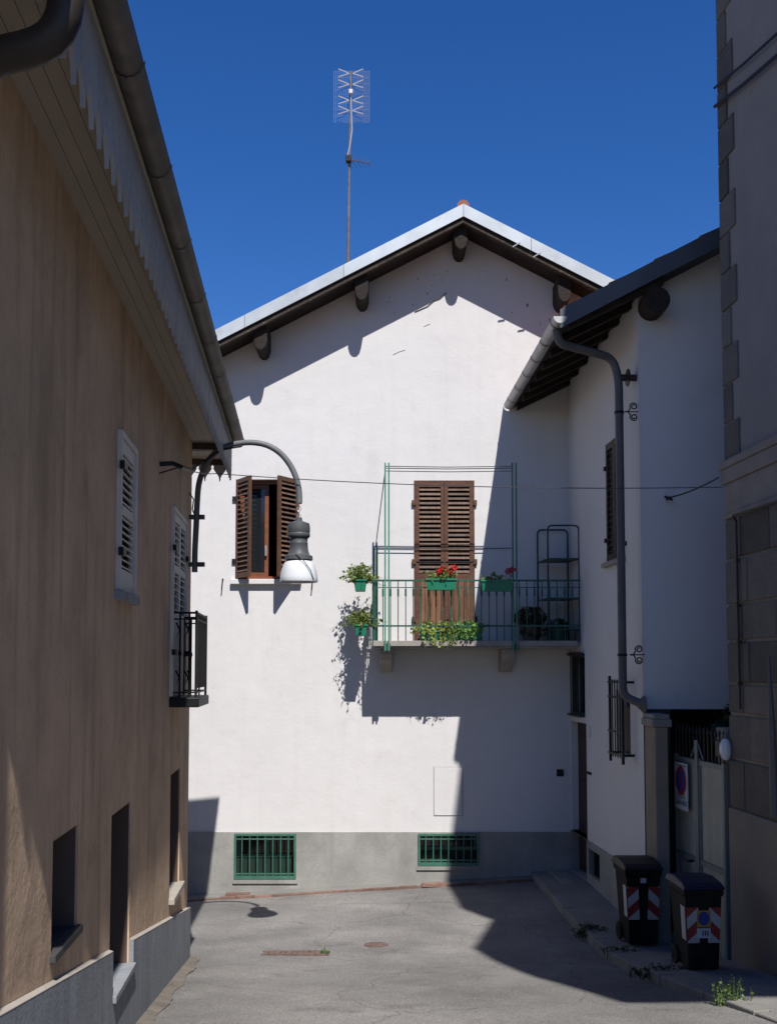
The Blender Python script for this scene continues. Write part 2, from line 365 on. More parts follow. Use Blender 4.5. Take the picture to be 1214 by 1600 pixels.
class MB:
    def __init__(s, Mx=None):
        s.v, s.f, s.M = [], [], Mx or Matrix.Identity(4)
    def add(s, vs, fs):
        k = len(s.v)
        s.v += [s.M @ Vector(p) for p in vs]
        s.f += [tuple(i + k for i in f) for f in fs]
        return s
    def quad(s, *p): return s.add(p, [tuple(range(len(p)))])
    def box(s, x0, x1, y0, y1, z0, z1):
        return s.add([(x0, y0, z0), (x1, y0, z0), (x1, y1, z0), (x0, y1, z0), (x0, y0, z1), (x1, y0, z1), (x1, y1, z1), (x0, y1, z1)],
                     [(0, 3, 2, 1), (4, 5, 6, 7), (0, 1, 5, 4), (1, 2, 6, 5), (2, 3, 7, 6), (3, 0, 4, 7)])
    def hexa(s, p):   # 8 points, bottom 4 then top 4
        return s.add(p, [(0, 3, 2, 1), (4, 5, 6, 7), (0, 1, 5, 4), (1, 2, 6, 5), (2, 3, 7, 6), (3, 0, 4, 7)])
    def bar(s, p, q, w, h, up=(0, 0, 1)):
        p, q = Vector(p), Vector(q)
        d = (q - p).normalized()
        u = Vector(up)
        if abs(d.dot(u)) > 0.98: u = Vector((0, 1, 0))
        a = d.cross(u).normalized() * (w / 2)
        b = a.cross(d).normalized() * (h / 2)
        return s.hexa([p - a - b, p + a - b, q + a - b, q - a - b, p - a + b, p + a + b, q + a + b, q - a + b])
    def tube(s, pts, r, n=8, caps=True):
        pts = [Vector(p) for p in pts]
        rs = r if isinstance(r, (list, tuple)) else [r] * len(pts)
        base = len(s.v)
        ref = None
        vs = []
        for i, p in enumerate(pts):
            if i == 0: d = pts[1] - p
            elif i == len(pts) - 1: d = p - pts[i - 1]
            else: d = (pts[i + 1] - p).normalized() + (p - pts[i - 1]).normalized()
            d.normalize()
            if ref is None:
                ref = Vector((0, 0, 1)) if abs(d.z) < 0.9 else Vector((1, 0, 0))
            a = (ref - d * ref.dot(d)).normalized()
            ref = a
            b = d.cross(a)
            for k in range(n):
                t = 2 * math.pi * k / n
                vs.append(p + (a * math.cos(t) + b * math.sin(t)) * rs[i])
        fs = []
        for i in range(len(pts) - 1):
            for k in range(n):
                fs.append((i * n + k, i * n + (k + 1) % n, (i + 1) * n + (k + 1) % n, (i + 1) * n + k))
        if caps:
            fs.append(tuple(range(n - 1, -1, -1)))
            fs.append(tuple((len(pts) - 1) * n + k for k in range(n)))
        return s.add(vs, fs)
    def lathe(s, prof, n=24, c=(0, 0, 0), close=False):
        c = Vector(c)
        vs, fs = [], []
        for r, z in prof:
            for k in range(n):
                t = 2 * math.pi * k / n
                vs.append(c + Vector((r * math.cos(t), r * math.sin(t), z)))
        m = len(prof)
        for i in range(m - 1):
            for k in range(n):
                fs.append((i * n + k, i * n + (k + 1) % n, (i + 1) * n + (k + 1) % n, (i + 1) * n + k))
        if close:
            fs.append(tuple(range(n - 1, -1, -1))); fs.append(tuple((m - 1) * n + k for k in range(n)))
        return s.add(vs, fs)
    def prism(s, poly, b0, b1):     # poly in local (a, c), extruded along local b
        n = len(poly)
        vs = [(a, b0, c) for a, c in poly] + [(a, b1, c) for a, c in poly]
        fs = [tuple(range(n)), tuple(range(2 * n - 1, n - 1, -1))]
        fs += [(i, i + n, (i + 1) % n + n, (i + 1) % n) for i in range(n)]
        return s.add(vs, fs)
    def xprism(s, poly, z0, z1):    # poly in (x, y), extruded along z
        n = len(poly)
        vs = [(a, b, z0) for a, b in poly] + [(a, b, z1) for a, b in poly]
        fs = [tuple(range(n)), tuple(range(2 * n - 1, n - 1, -1))]
        fs += [(i, i + n, (i + 1) % n + n, (i + 1) % n) for i in range(n)]
        return s.add(vs, fs)
    def mesh(s, name, m=None, smooth=False, recalc=True, shift=None):
        me = bpy.data.meshes.new(name)
        vv = [p - shift for p in s.v] if shift is not None else s.v
        me.from_pydata([tuple(p) for p in vv], [], s.f)
        if recalc:
            bm = bmesh.new(); bm.from_mesh(me)
            bmesh.ops.recalc_face_normals(bm, faces=bm.faces)
            bm.to_mesh(me); bm.free()
        if m: me.materials.append(m)
        if smooth:
            for p in me.polygons: p.use_smooth = True
            try: me.set_sharp_from_angle(angle=R(40))
            except Exception: pass
        me.update()
        return me
    def build(s, name, m, parent=None, smooth=False, recalc=True, bevel=0.0):
        lo = Vector([min(p[i] for p in s.v) for i in range(3)])
        hi = Vector([max(p[i] for p in s.v) for i in range(3)])
        c = Vector(((lo.x + hi.x) / 2, (lo.y + hi.y) / 2, lo.z))
        me = s.mesh(name, m, smooth, recalc, c)
        o = bpy.data.objects.new(name, me)
        link(o, parent, Matrix.Translation(c))
        if bevel:
            b = o.modifiers.new('bevel', 'BEVEL'); b.width = bevel; b.segments = 2; b.limit_method = 'ANGLE'; b.angle_limit = R(40)
        return o
def place(me, name, parent, Mw):
    return link(bpy.data.objects.new(name, me), parent, Mw)

class Wall:           # local frame: a to the right along the wall seen from outside, b into the wall, c up
    def __init__(s, O, b):
        s.O = Vector(O); s.b = Vector((b[0], b[1], 0)).normalized()
        s.u = Vector((s.b.y, -s.b.x, 0))
        s.M = Matrix(((s.u.x, s.b.x, 0, s.O.x), (s.u.y, s.b.y, 0, s.O.y), (0, 0, 1, s.O.z), (0, 0, 0, 1)))
    def px(s, x, y, off=0.0):       # pixel -> (a, c) on the plane moved outwards by off
        d = ray(x, y)
        P0 = s.O - s.b * off
        t = (P0 - EYE).dot(s.b) / d.dot(s.b)
        p = EYE + d * t - s.O
        return p.dot(s.u), p.z
    def rect(s, x0, y0, x1, y1, off=0.0):
        a0, c1 = s.px(x0, y0, off); a1, c0 = s.px(x1, y1, off)
        return min(a0, a1), max(a0, a1), min(c0, c1), max(c0, c1)
    def W(s, a, b, c): return s.M @ Vector((a, b, c))
    def T(s, a, b, c): return s.M @ Matrix.Translation((a, b, c))
    def mb(s): return MB(s.M)

def wall_face(mb, a0, a1, c0, c1, holes, b=0.0):
    A = sorted(set([a0, a1] + [h[0] for h in holes] + [h[1] for h in holes]))
    C = sorted(set([c0, c1] + [h[2] for h in holes] + [h[3] for h in holes]))
    for i in range(len(A) - 1):
        for j in range(len(C) - 1):
            am, cm = (A[i] + A[i + 1]) / 2, (C[j] + C[j + 1]) / 2
            if any(h[0] < am < h[1] and h[2] < cm < h[3] for h in holes): continue
            mb.quad((A[i], b, C[j]), (A[i + 1], b, C[j]), (A[i + 1], b, C[j + 1]), (A[i], b, C[j + 1]))
    for h in holes:
        d = b + h[4]
        x0, x1, z0, z1 = h[:4]
        mb.quad((x0, b, z0), (x0, b, z1), (x0, d, z1), (x0, d, z0))
        mb.quad((x1, b, z0), (x1, d, z0), (x1, d, z1), (x1, b, z1))
        mb.quad((x0, b, z1), (x1, b, z1), (x1, d, z1), (x0, d, z1))
        mb.quad((x0, b, z0), (x0, d, z0), (x1, d, z0), (x1, b, z0))

def leaf_frame(Mw, w, h, secs, root, mfr, mslat, mplank, name='shutter', t=0.035, st=0.055, label=None, tilt=38, sd=None):
    """a shutter leaf: x 0..w, y 0..t (y=0 outside), z 0..h; secs = [(kind, z0, z1, n)]"""
    mb = MB()
    mb.box(0, st, 0, t, 0, h); mb.box(w - st, w, 0, t, 0, h)
    edges = [0] + sorted(z for s_ in secs for z in s_[1:3]) + [h]
    for i in range(0, len(edges), 2):
        if edges[i + 1] > edges[i]: mb.box(st, w - st, 0.002, t - 0.002, edges[i], edges[i + 1])
    mb.M = Mw
    mb.v = [Mw @ p for p in mb.v]
    fr = mb.build(name, mfr, root)
    if label: fr['label'] = label
    iw = w - 2 * st
    for kind, z0, z1, n in secs:
        p = (z1 - z0) / n
        if kind == 'slats':
            sm = MB(); L = p * 0.98; T = 0.008
            sm.box(-iw / 2, iw / 2, -0.5 * (sd or min(L, t * 1.25)), 0.5 * (sd or min(L, t * 1.25)), -T / 2, T / 2)
            me = sm.mesh('slat', mslat)
            for k in range(n):
                jit = rnd.uniform(-1.5, 1.5)
                place(me, 'slat', fr, Mw @ Matrix.Translation((w / 2, t / 2, z0 + (k + 0.5) * p)) @ Matrix.Rotation(R(tilt + jit), 4, 'X'))
        else:
            pw = iw / n
            pm = MB(); pm.box(-pw / 2 + 0.003, pw / 2 - 0.003, -0.008, 0.008, 0, z1 - z0)
            me = pm.mesh('plank', mplank)
            for k in range(n):
                place(me, 'plank', fr, Mw @ Matrix.Translation((st + (k + 0.5) * pw, t / 2 - 0.004 + rnd.uniform(-0.002, 0.002), z0)))
    return fr

def leaves(mb, c, rad, n, size, r=rnd, flat=0.0):
    c = Vector(c)
    for _ in range(n):
        while True:
            p = Vector((r.uniform(-1, 1), r.uniform(-1, 1), r.uniform(-1, 1)))
            if p.length < 1: break
        p = p.normalized() * (p.length ** 0.55)
        q = c + Vector((p.x * rad[0], p.y * rad[1], p.z * rad[2]))
        s = size * r.uniform(0.6, 1.3)
        d = Vector((r.uniform(-1, 1), r.uniform(-1, 1), r.uniform(-0.5, 0.8))).normalized()
        e = d.cross(Vector((r.uniform(-1, 1), r.uniform(-1, 1), r.uniform(-1, 1)))).normalized()
        nn = d.cross(e)
        mb.add([q - d * s * 0.5, q + e * s * 0.42 + nn * s * 0.12, q + d * s * 0.6, q - e * s * 0.42 + nn * s * 0.12], [(0, 1, 2), (0, 2, 3)])

def arc(c, r, t0, t1, n, ex, ez):
    c, ex, ez = Vector(c), Vector(ex), Vector(ez)
    return [c + ex * (r * math.cos(lerp(t0, t1, i / n))) + ez * (r * math.sin(lerp(t0, t1, i / n))) for i in range(n + 1)]
def fillet(pts, r, n=5):
    pts = [Vector(p) for p in pts]
    out = [pts[0]]
    for a, b, c in zip(pts, pts[1:], pts[2:]):
        d1 = (a - b); d2 = (c - b)
        k = min(r, d1.length * 0.49, d2.length * 0.49)
        p, q = b + d1.normalized() * k, b + d2.normalized() * k
        for i in range(n + 1):
            t = i / n
            out.append(p * (1 - t) ** 2 + b * 2 * t * (1 - t) + q * t * t)
    out.append(pts[-1])
    return out

# ================================================================== GROUND
def axis(lo, hi, f0, f1, fine):
    a = []
    x = f0
    while x <= f1 + 1e-6:
        a.append(x); x += fine
    s = fine
    x = f1
    while x < hi: s *= 1.5; x += s; a.append(x)
    s = fine; x = f0
    while x > lo: s *= 1.5; x -= s; a.append(x)
    return sorted(a)
xs, ys = axis(-400, 400, -6, 7, 0.25), axis(-400, 500, -3, 18, 0.25)
mb = MB()
vs_ = [(x, y, ground(x, y) + 0.006 * math.sin(x * 3.1 + y * 1.7) * math.sin(y * 2.3 - x)) for y in ys for x in xs]
nx = len(xs)
mb.add(vs_, [(j * nx + i, j * nx + i + 1, (j + 1) * nx + i + 1, (j + 1) * nx + i) for j in range(len(ys) - 1) for i in range(nx - 1)])
tag(mb.build('road', M['asphalt'], smooth=True, recalc=False), kind='structure')

F = 15.5
FW = Wall((0, F, 0), (0, 1))                                   # front of the gabled house
kpx = [(836, 1368), (846, 1392), (880, 1432), (935, 1488), (1000, 1530), (1080, 1556), (1200, 1594)]
KERB = [gpt(*p) for p in kpx]
KERB[0].y = F - 0.02; KERB[0].x = KERB[1].x - 0.02
KERB += [Vector((3.0, 5.5, 0)), Vector((3.3, 2.0, 0)), Vector((3.5, -1.5, 0))]
def kh(Y): return 0.02 + 0.075 * sstep(7.6, 10.0, Y)           # kerb height falls to almost flush near the camera
# densify
KP = []
for a, b in zip(KERB, KERB[1:]):
    n = max(2, int((b - a).length / 0.18))
    for i in range(n): KP.append(a.lerp(b, i / n))
KP.append(KERB[-1])
for p in KP: p.z = ground(p.x, p.y)
mb = MB(); w = 0.13; X1 = 6.0
for i in range(len(KP) - 1):
    rows = []
    for p in (KP[i], KP[i + 1]):
        row = []
        for k in range(5):
            x = lerp(p.x + w, X1, k / 4)
            row.append(Vector((x, p.y, ground(x, p.y) * (1) + kh(p.y))))
        rows.append(row)
    for k in range(4):
        mb.quad(rows[0][k], rows[0][k + 1], rows[1][k + 1], rows[1][k])
    mb.quad(rows[0][0], rows[1][0], rows[1][0] - Vector((0, 0, 0.2)), rows[0][0] - Vector((0, 0, 0.2)))
pave = tag(mb.build('pavement', M['concrete'], recalc=False), kind='structure')
# kerb stones along the edge
acc = []
run = [KP[0]]
length = 0
for a, b in zip(KP, KP[1:]):
    run.append(b); length += (b - a).length
    if length > 0.62:
        acc.append(run); run = [b]; length = 0
for seg in acc:
    if seg[0].y < 4: continue
    mb = MB()
    a, b = seg[0], seg[-1]
    g = (b - a).normalized() * 0.006
    a, b = a + g, b - g
    d = (b - a).normalized(); n_ = Vector((-d.y, d.x, 0)) if Vector((-d.y, d.x, 0)).x > 0 else Vector((d.y, -d.x, 0))
    j = rnd.uniform(-0.006, 0.008)
    def top(p): return Vector((p.x, p.y, ground(p.x, p.y) + kh(p.y) + 0.006 + j))
    def bot(p): return Vector((p.x, p.y, ground(p.x, p.y) - 0.1))
    q = [a, b, b + n_ * (w + 0.01), a + n_ * (w + 0.01)]
    mb.hexa([bot(p) for p in q] + [top(p) for p in q])
    mb.build('kerb_stone', M['concrete'], pave, bevel=0.012)

# apron strip along the gabled house with its brick edge
ap0, ap1 = gpt(296, 1409), gpt(838, 1377)
def apY(x): return lerp(ap0.y, ap1.y, (x - ap0.x) / (ap1.x - ap0.x))
mb = MB()
XS = [lerp(-3.6, ap1.x, i / 20) for i in range(21)]
for a, b in zip(XS, XS[1:]):
    pts = []
    for x in (a, b):
        y0 = min(apY(x) + 0.07, F - 0.05)
        pts.append([Vector((x, y0, ground(x, y0) + 0.03)), Vector((x, F + 0.05, ground(x, F) + 0.05))])
    mb.quad(pts[0][0], pts[1][0], pts[1][1], pts[0][1])
    mb.quad(pts[0][0], pts[0][0] - Vector((0, 0, .1)), pts[1][0] - Vector((0, 0, .1)), pts[1][0])
apron = tag(mb.build('wall_apron', M['concrete'], recalc=False), kind='structure')
x = -3.6
while x < ap1.x - 0.1:
    L = rnd.uniform(0.22, 0.28)
    b = min(x + L - 0.012, ap1.x)
    mb = MB(); q = []
    for (xx, off) in ((x, 0), (b, 0), (b, 0.075), (x, 0.075)):
        q.append(Vector((xx, apY(xx) + off, ground(xx, apY(xx)))))
    hh = 0.028 + rnd.uniform(-0.012, 0.008)
    mb.hexa([p - Vector((0, 0, 0.05)) for p in q] + [p + Vector((0, 0, hh)) for p in q])
    mb.build('edge_brick', M['brickred'], apron)
    x += L
# stray bricks on the apron
for (px_, py_) in ((372, 1397), (678, 1381)):
    p = gpt(px_, py_, 0.04)
    mb = MB(Matrix.Translation(p) @ Matrix.Rotation(rnd.uniform(-0.1, 0.1), 4, 'Z'))
    mb.box(-0.17, 0.17, -0.07, 0.07, -0.03, 0.012)
    mb.build('edge_brick', M['brickred'], apron)

# ================================================================== GABLED WHITE HOUSE
gh = thing('gabled_house', (1.0, F, ground(1, F)), 'white plastered gabled house with balcony facing the camera at the lane end', 'house')
GX0, GX1 = -4.6, 6.75
PT = FW.px(300, 1300)[1]                                       # top of the plinth
YV = F - 0.633                                                 # front of the overhanging verge
apex_t = at(724, 318, YV); apex_b = at(724, 337.5, YV)
sl = (apex_t.z - at(340, 521, YV).z) / (apex_t.x - at(340, 521, YV).x)
sr = -(apex_t.z - at(966, 436, YV).z) / (at(966, 436, YV).x - apex_t.x)
slope = (sl - sr) / 2
def rake(X, z0=None): return (apex_t.z if z0 is None else z0) - slope * abs(X - apex_t.x)
# openings
win = FW.rect(369, 749, 467, 905)
door = (FW.px(647, 800)[0], FW.px(741, 800)[0], 0.0, FW.px(700, 751)[1])
slab_top = at(600, 1001, F - 0.75).z
slab_bot = at(600, 1012, F - 0.75).z
door = (door[0], door[1], slab_top + 0.004, door[3])
wb1 = FW.rect(367, 1302, 463, 1373); wb2 = FW.rect(653, 1302, 748, 1352)
mb = FW.mb()
zt = FW.px(300, 560)[1]
under = rake(apex_t.x, apex_b.z - 0.02)
holes = [(*win, 0.22), (*door, 0.18)]
side_z = rake(GX0, under)
wall_face(mb, GX0, GX1, PT, side_z, holes)
mb.quad((GX0, 0, side_z), (GX1, 0, side_z), (GX1, 0, rake(GX1, under)), (apex_t.x, 0, under), (GX0, 0, side_z)) if False else mb.add(
    [(GX0, 0, side_z), (GX1, 0, side_z), (GX1, 0, max(side_z + .001, rake(GX1, under))), (apex_t.x, 0, under)], [(0, 1, 2, 3)])
D = 9.0
mb.quad((GX0, 0, -3), (GX0, D, -3), (GX0, D, side_z), (GX0, 0, side_z))
mb.quad((GX1, 0, -3), (GX1, D, -3), (GX1, D, side_z), (GX1, 0, side_z))
mb.quad((GX0, D, -3), (GX1, D, -3), (GX1, D, side_z), (GX0, D, side_z))
mb.quad((GX0, D, side_z), (GX1, D, side_z), (apex_t.x, D, under))
mb.build('wall', M['white'], gh, recalc=False)
mb = FW.mb()
wall_face(mb, GX0 - .02, GX1, -2.6, PT, [(*wb1, 0.3), (*wb2, 0.3)], b=-0.022)
mb.quad((GX0, -0.022, PT), (GX1, -0.022, PT), (GX1, 0.02, PT), (GX0, 0.02, PT))
mb.build('plinth', M['plinth'], gh, recalc=False)
# roof: two slabs, verge boards, zinc flashing, purlins
mb = MB()
for s in (-1, 1):
    xe = GX0 - 0.7 if s < 0 else GX1 + 0.7
    a0, a1 = Vector((apex_t.x, 0, apex_t.z - 0.05)), Vector((xe, 0, rake(xe) - 0.05))
    lo0, lo1 = a0 - Vector((0, 0, .16)), a1 - Vector((0, 0, .16))
    y0, y1 = YV + 0.03, F + D + 0.5
    P = lambda v, y: (v.x, y, v.z)
    mb.hexa([P(lo0, y0), P(lo1, y0), P(lo1, y1), P(lo0, y1), P(a0, y0), P(a1, y0), P(a1, y1), P(a0, y1)])
roof = mb.build('roof', M['rafter'], gh)
mb = MB()
for s in (-1, 1):
    xe = GX0 - 0.7 if s < 0 else GX1 + 0.7
    nrow = 26
    for k in range(nrow):
        t0, t1 = k / nrow, (k + 1) / nrow
        xa, xb = lerp(apex_t.x, xe, t0), lerp(apex_t.x, xe, t1)
        za, zb = rake(xa) - 0.03, rake(xb) + 0.012
        y0, y1 = YV + 0.06, F + D + 0.5
        mb.hexa([(xa, y0, za - .02), (xb, y0, zb - .04), (xb, y1, zb - .04), (xa, y1, za - .02), (xa, y0, za), (xb, y0, zb), (xb, y1, zb), (xa, y1, za)])
tag(mb.build('tile_courses', M['terracotta'], roof), kind='stuff')
th = apex_t.z - apex_b.z
for s in (-1, 1):
    xe = GX0 - 0.7 if s < 0 else GX1 + 0.7
    cuts = [apex_t.x, at(537, 420, YV).x, -2.0, -3.6, xe] if s < 0 else [apex_t.x, at(830, 400, YV).x, 3.7, 5.4, xe]
    for a, b in zip(cuts, cuts[1:]):
        g = 0.003 * s
        mb = MB()
        for xa, xb, yo in ((a + g, b - g, 0.0),):
            mb.hexa([(xa, YV, rake(xa) - th), (xb, YV, rake(xb) - th), (xb, YV + .012, rake(xb) - th), (xa, YV + .012, rake(xa) - th),
                     (xa, YV, rake(xa)), (xb, YV, rake(xb)), (xb, YV + .012, rake(xb)), (xa, YV + .012, rake(xa))])
            mb.hexa([(xa, YV + .012, rake(xa) - .012), (xb, YV + .012, rake(xb) - .012), (xb, YV + .25, rake(xb) - .0), (xa, YV + .25, rake(xa) - .0),
                     (xa, YV + .012, rake(xa)), (xb, YV + .012, rake(xb)), (xb, YV + .25, rake(xb) + .012), (xa, YV + .25, rake(xa) + .012)])
        mb.build('verge_flashing', M['zinc'], roof)
    a, b = apex_t.x, xe
    mb = MB(); n = 30
    for k in range(n):                                       # weathered wooden verge edge below the flashing
        xa, xb = lerp(a, b, k / n), lerp(a, b, (k + 1) / n)
        d0, d1 = 0.08, 0.08
        y = YV + 0.035
        mb.hexa([(xa, y, rake(xa) - th - d0), (xb, y, rake(xb) - th - d1), (xb, y + .1, rake(xb) - th - d1), (xa, y + .1, rake(xa) - th - d0),
                 (xa, y, rake(xa) - th + .02), (xb, y, rake(xb) - th + .02), (xb, y + .1, rake(xb) - th + .02), (xa, y + .1, rake(xa) - th + .02)])
    mb.build('verge_board', M['verge_wood'], roof)
# ridge tile
mb = MB(); mb.tube([(apex_t.x, YV + 0.02, apex_t.z - 0.02), (apex_t.x, YV + 0.45, apex_t.z - 0.02)], 0.085, 12)
mb.build('ridge_tile', M['terracotta'], roof, smooth=True)
for k in range(1, 20):
    mb = MB(); mb.tube([(apex_t.x, YV + 0.02 + .45 * k, apex_t.z - 0.03), (apex_t.x, YV + 0.46 + .45 * k, apex_t.z - 0.03)], 0.085, 8)
    mb.build('ridge_tile', M['terracotta'], roof, smooth=True)
# purlin ends
for (px_, py_) in ((407, 525), (565, 447), (720, 367), (882, 449), (1010, 520)):
    c = at(px_, py_ + 3, F - 0.5)
    mb = MB()
    hw = 0.095
    prof = [(-hw, 0.20), (hw, 0.20), (hw, -0.05), (hw * .75, -0.13), (hw * .3, -0.175), (-hw * .3, -0.175), (-hw * .75, -0.13), (-hw, -0.05)]
    mb.M = Matrix.Translation((c.x, 0, c.z))
    mb.prism(prof, F - 0.51 + rnd.uniform(-.02, .02), F + 0.3)
    mb.build('purlin', M['wood_dark'], gh, bevel=0.012)
# two metal clips under the right verge
for (px_, py_) in ((801, 386), (833, 402)):
    p = at(px_, py_, YV - 0.01)
    mb = MB(); mb.bar(p, p + Vector((0.10, -0.03, 0.055)), 0.02, 0.012)
    mb.build('gutter_clip', M['zinc'], roof)

# upper window: sill, casements, open louvred shutters
a0, a1, c0, c1 = win
mb = FW.mb(); mb.box(a0 - 0.06, a1 + 0.04, -0.075, 0.2, c0 - 0.075, c0 - 0.002); mb.build('sill', M['white'], gh, bevel=0.008)
mb = FW.mb()
fw = 0.05
mb.box(a0, a0 + fw, 0.11, 0.17, c0, c1); mb.box(a1 - fw, a1, 0.11, 0.17, c0, c1)
mb.box(a0 + fw, a1 - fw, 0.112, 0.168, c1 - fw, c1); mb.box(a0 + fw, a1 - fw, 0.112, 0.168, c0, c0 + fw)
wf = mb.build('window_frame', M['casement'], gh)
def casement(hx, ang, w_, sgn):
    Mx = FW.T(hx, 0.165, c0 + fw) @ Matrix.Rotation(ang, 4, 'Z')
    hgt = c1 - c0 - 2 * fw
    mb = MB(Mx); x0, x1 = (0, w_) if sgn > 0 else (-w_, 0)
    mb.box(x0, x0 + .055, 0, .045, 0, hgt); mb.box(x1 - .055, x1, 0, .045, 0, hgt)
    mb.box(x0 + .055, x1 - .055, .002, .043, 0, .06); mb.box(x0 + .055, x1 - .055, .002, .043, hgt - .06, hgt)
    o = mb.build('casement', M['casement'], wf if False else gh)
    mb = MB(Mx); mb.box(x0 + .05, x1 - .05, .018, .026, .055, hgt - .055); mb.build('pane', M['glass'], o)
    return o
cw = (a1 - a0 - 2 * fw) / 2
casement(a0 + fw, R(0), cw, 1)
co = casement(a1 - fw, R(-62), cw, -1)
mb = FW.mb(); mb.box(a0 + fw + cw - .045, a0 + fw + cw - .02, 0.12, 0.163, c0 + .35, c0 + .50); mb.build('handle', M['chrome'], gh)
sh = c1 - c0 - 0.02
lw = 0.445
npl = 19
for s in (-1, 1):
    if s < 0: Mx = FW.T(a0 + 0.005, -0.02, c0 + 0.01) @ Matrix.Rotation(R(-57), 4, 'Z')
    else: Mx = FW.T(a1 - 0.005, -0.02, c0 + 0.01) @ Matrix.Rotation(R(57), 4, 'Z') @ Matrix.Translation((-lw, 0, 0))
    fr = leaf_frame(Mx, lw, sh, [('slats', 0.07, sh - 0.06, npl)], gh, M['shutter'], M['slat'], M['plank'], tilt=48, sd=.052)
    for zz in (0.22, sh - 0.3):
        mb = FW.mb(); ax = a0 - 0.015 if s < 0 else a1 + 0.015
        mb.box(ax - 0.03, ax + 0.03, -0.03, 0.0, c0 + zz, c0 + zz + 0.07); mb.build('hinge', M['iron'], fr)
# shutter hooks on the wall
for px_ in (349, 489):
    p = FW.px(px_, 905); mb = FW.mb(); mb.tube([(p[0], 0, p[1]), (p[0], -.05, p[1]), (p[0] - .012, -.055, p[1] - .16)], .009, 6); mb.build('shutter_hook', M['iron'], gh)

# balcony door: two louvred leaves, closed
a0, a1, c0, c1 = door
mb = FW.mb(); mb.box(a0 - .0, a0 + .02, -0.02, .05, c0, c1); mb.box(a1 - .02, a1, -0.02, .05, c0, c1); mb.box(a0 + .02, a1 - .02, -0.018, .05, c1 - .02, c1)
dfm = mb.build('door_frame', M['shutter'], gh)
dw, dh = (a1 - a0 - 0.05) / 2, c1 - c0 - 0.03
zsl0 = FW.px(690, 897)[1] - c0; 
for k in range(2):
    Mx = FW.T(a0 + 0.022 + k * (dw + 0.006), -0.028, c0 + 0.005)
    fr = leaf_frame(Mx, dw, dh, [('planks', 0.10, zsl0 - 0.10, 4), ('slats', zsl0, dh - 0.07, 19)], gh, M['shutter'], M['slat'], M['plank'], t=0.038, st=0.05, tilt=55, sd=.056)
    for zz in (0.28, 1.1, 1.95):
        mb = FW.mb(); ax = a0 - .006 if k == 0 else a1 + .006
        mb.box(ax - .028, ax + .028, -.045, 0.0, c0 + zz, c0 + zz + .08); mb.build('hinge', M['shutter'], fr, bevel=.008)
    mb = FW.mb(); xa = a0 + .022 + k * (dw + .006)
    mb.box(xa + .01, xa + dw - .01, -.036, -.028, c0 + 1.13, c0 + 1.145); mb.build('latch_bar', M['iron'], fr)

# balcony
BY = F - 0.75
BX0 = at(583, 1003, BY).x; BX1 = 2.56
mb = MB(); mb.box(BX0, BX1, BY, F + 0.02, slab_bot + .02, slab_top); mb.box(BX0 + .03, BX1, BY + .03, F + .01, slab_bot - .01, slab_bot + .02)
balc = mb.build('balcony', M['slab'], gh, bevel=0.006)
for (px_, w_) in ((603, .17), (794, .17)):
    X = at(px_, 1030, BY + .25).x
    mb = MB()
    prof = [(F + .02, slab_bot - .012), (BY + .10, slab_bot - .012), (BY + .10, slab_bot - .09), (BY + .18, slab_bot - .17), (BY + .34, slab_bot - .20), (F - .12, slab_bot - .33), (F + .02, slab_bot - .33)]
    vs2 = [(X - w_ / 2, y, z) for y, z in prof] + [(X + w_ / 2, y, z) for y, z in prof]
    n = len(prof)
    mb.add(vs2, [tuple(range(n)), tuple(range(2 * n - 1, n - 1, -1))] + [(i, i + n, (i + 1) % n + n, (i + 1) % n) for i in range(n)])
    mb.build('corbel', M['slab'], balc, bevel=.01)
rail_z = at(700, 907, BY + .03).z; rail2 = at(700, 918, BY + .03).z; rail3 = at(700, 978, BY + .03).z
RY = BY + 0.035; RX = BX0 + 0.03
for z, r in ((rail_z, .012), (rail2, .006), (rail3, .011)):
    mb = MB(); mb.bar((RX, RY, z), (BX1 + .05, RY, z), r * 2, r * 2); mb.build('rail', M['greend'], balc)
    mb = MB(); mb.bar((RX, RY, z), (RX, F, z), r * 2, r * 2); mb.build('rail', M['greend'], balc)
mb = MB(); mb.tube([(0, 0, slab_top), (0, 0, rail_z)], .0065, 6)
mb.tube([(0, 0, rail2 - .12), (0, 0, rail2 - .02)], .013, 6); bal = mb.mesh('baluster', M['greend'])
x = RX
while x < BX1:
    place(bal, 'baluster', balc, Matrix.Translation((x, RY, 0))); x += 0.103
for k in range(1, 7):
    place(bal, 'baluster', balc, Matrix.Translation((RX, RY + k * 0.105, 0)))
# corner post with rounded top
mb = MB(); mb.tube(fillet([(RX - .02, RY, slab_top - .02), (RX - .02, RY, rail_z + .02), (RX - .02, RY + .3, rail_z + .02)], .1), .02, 8); mb.build('corner_post', M['greend'], balc, smooth=True)
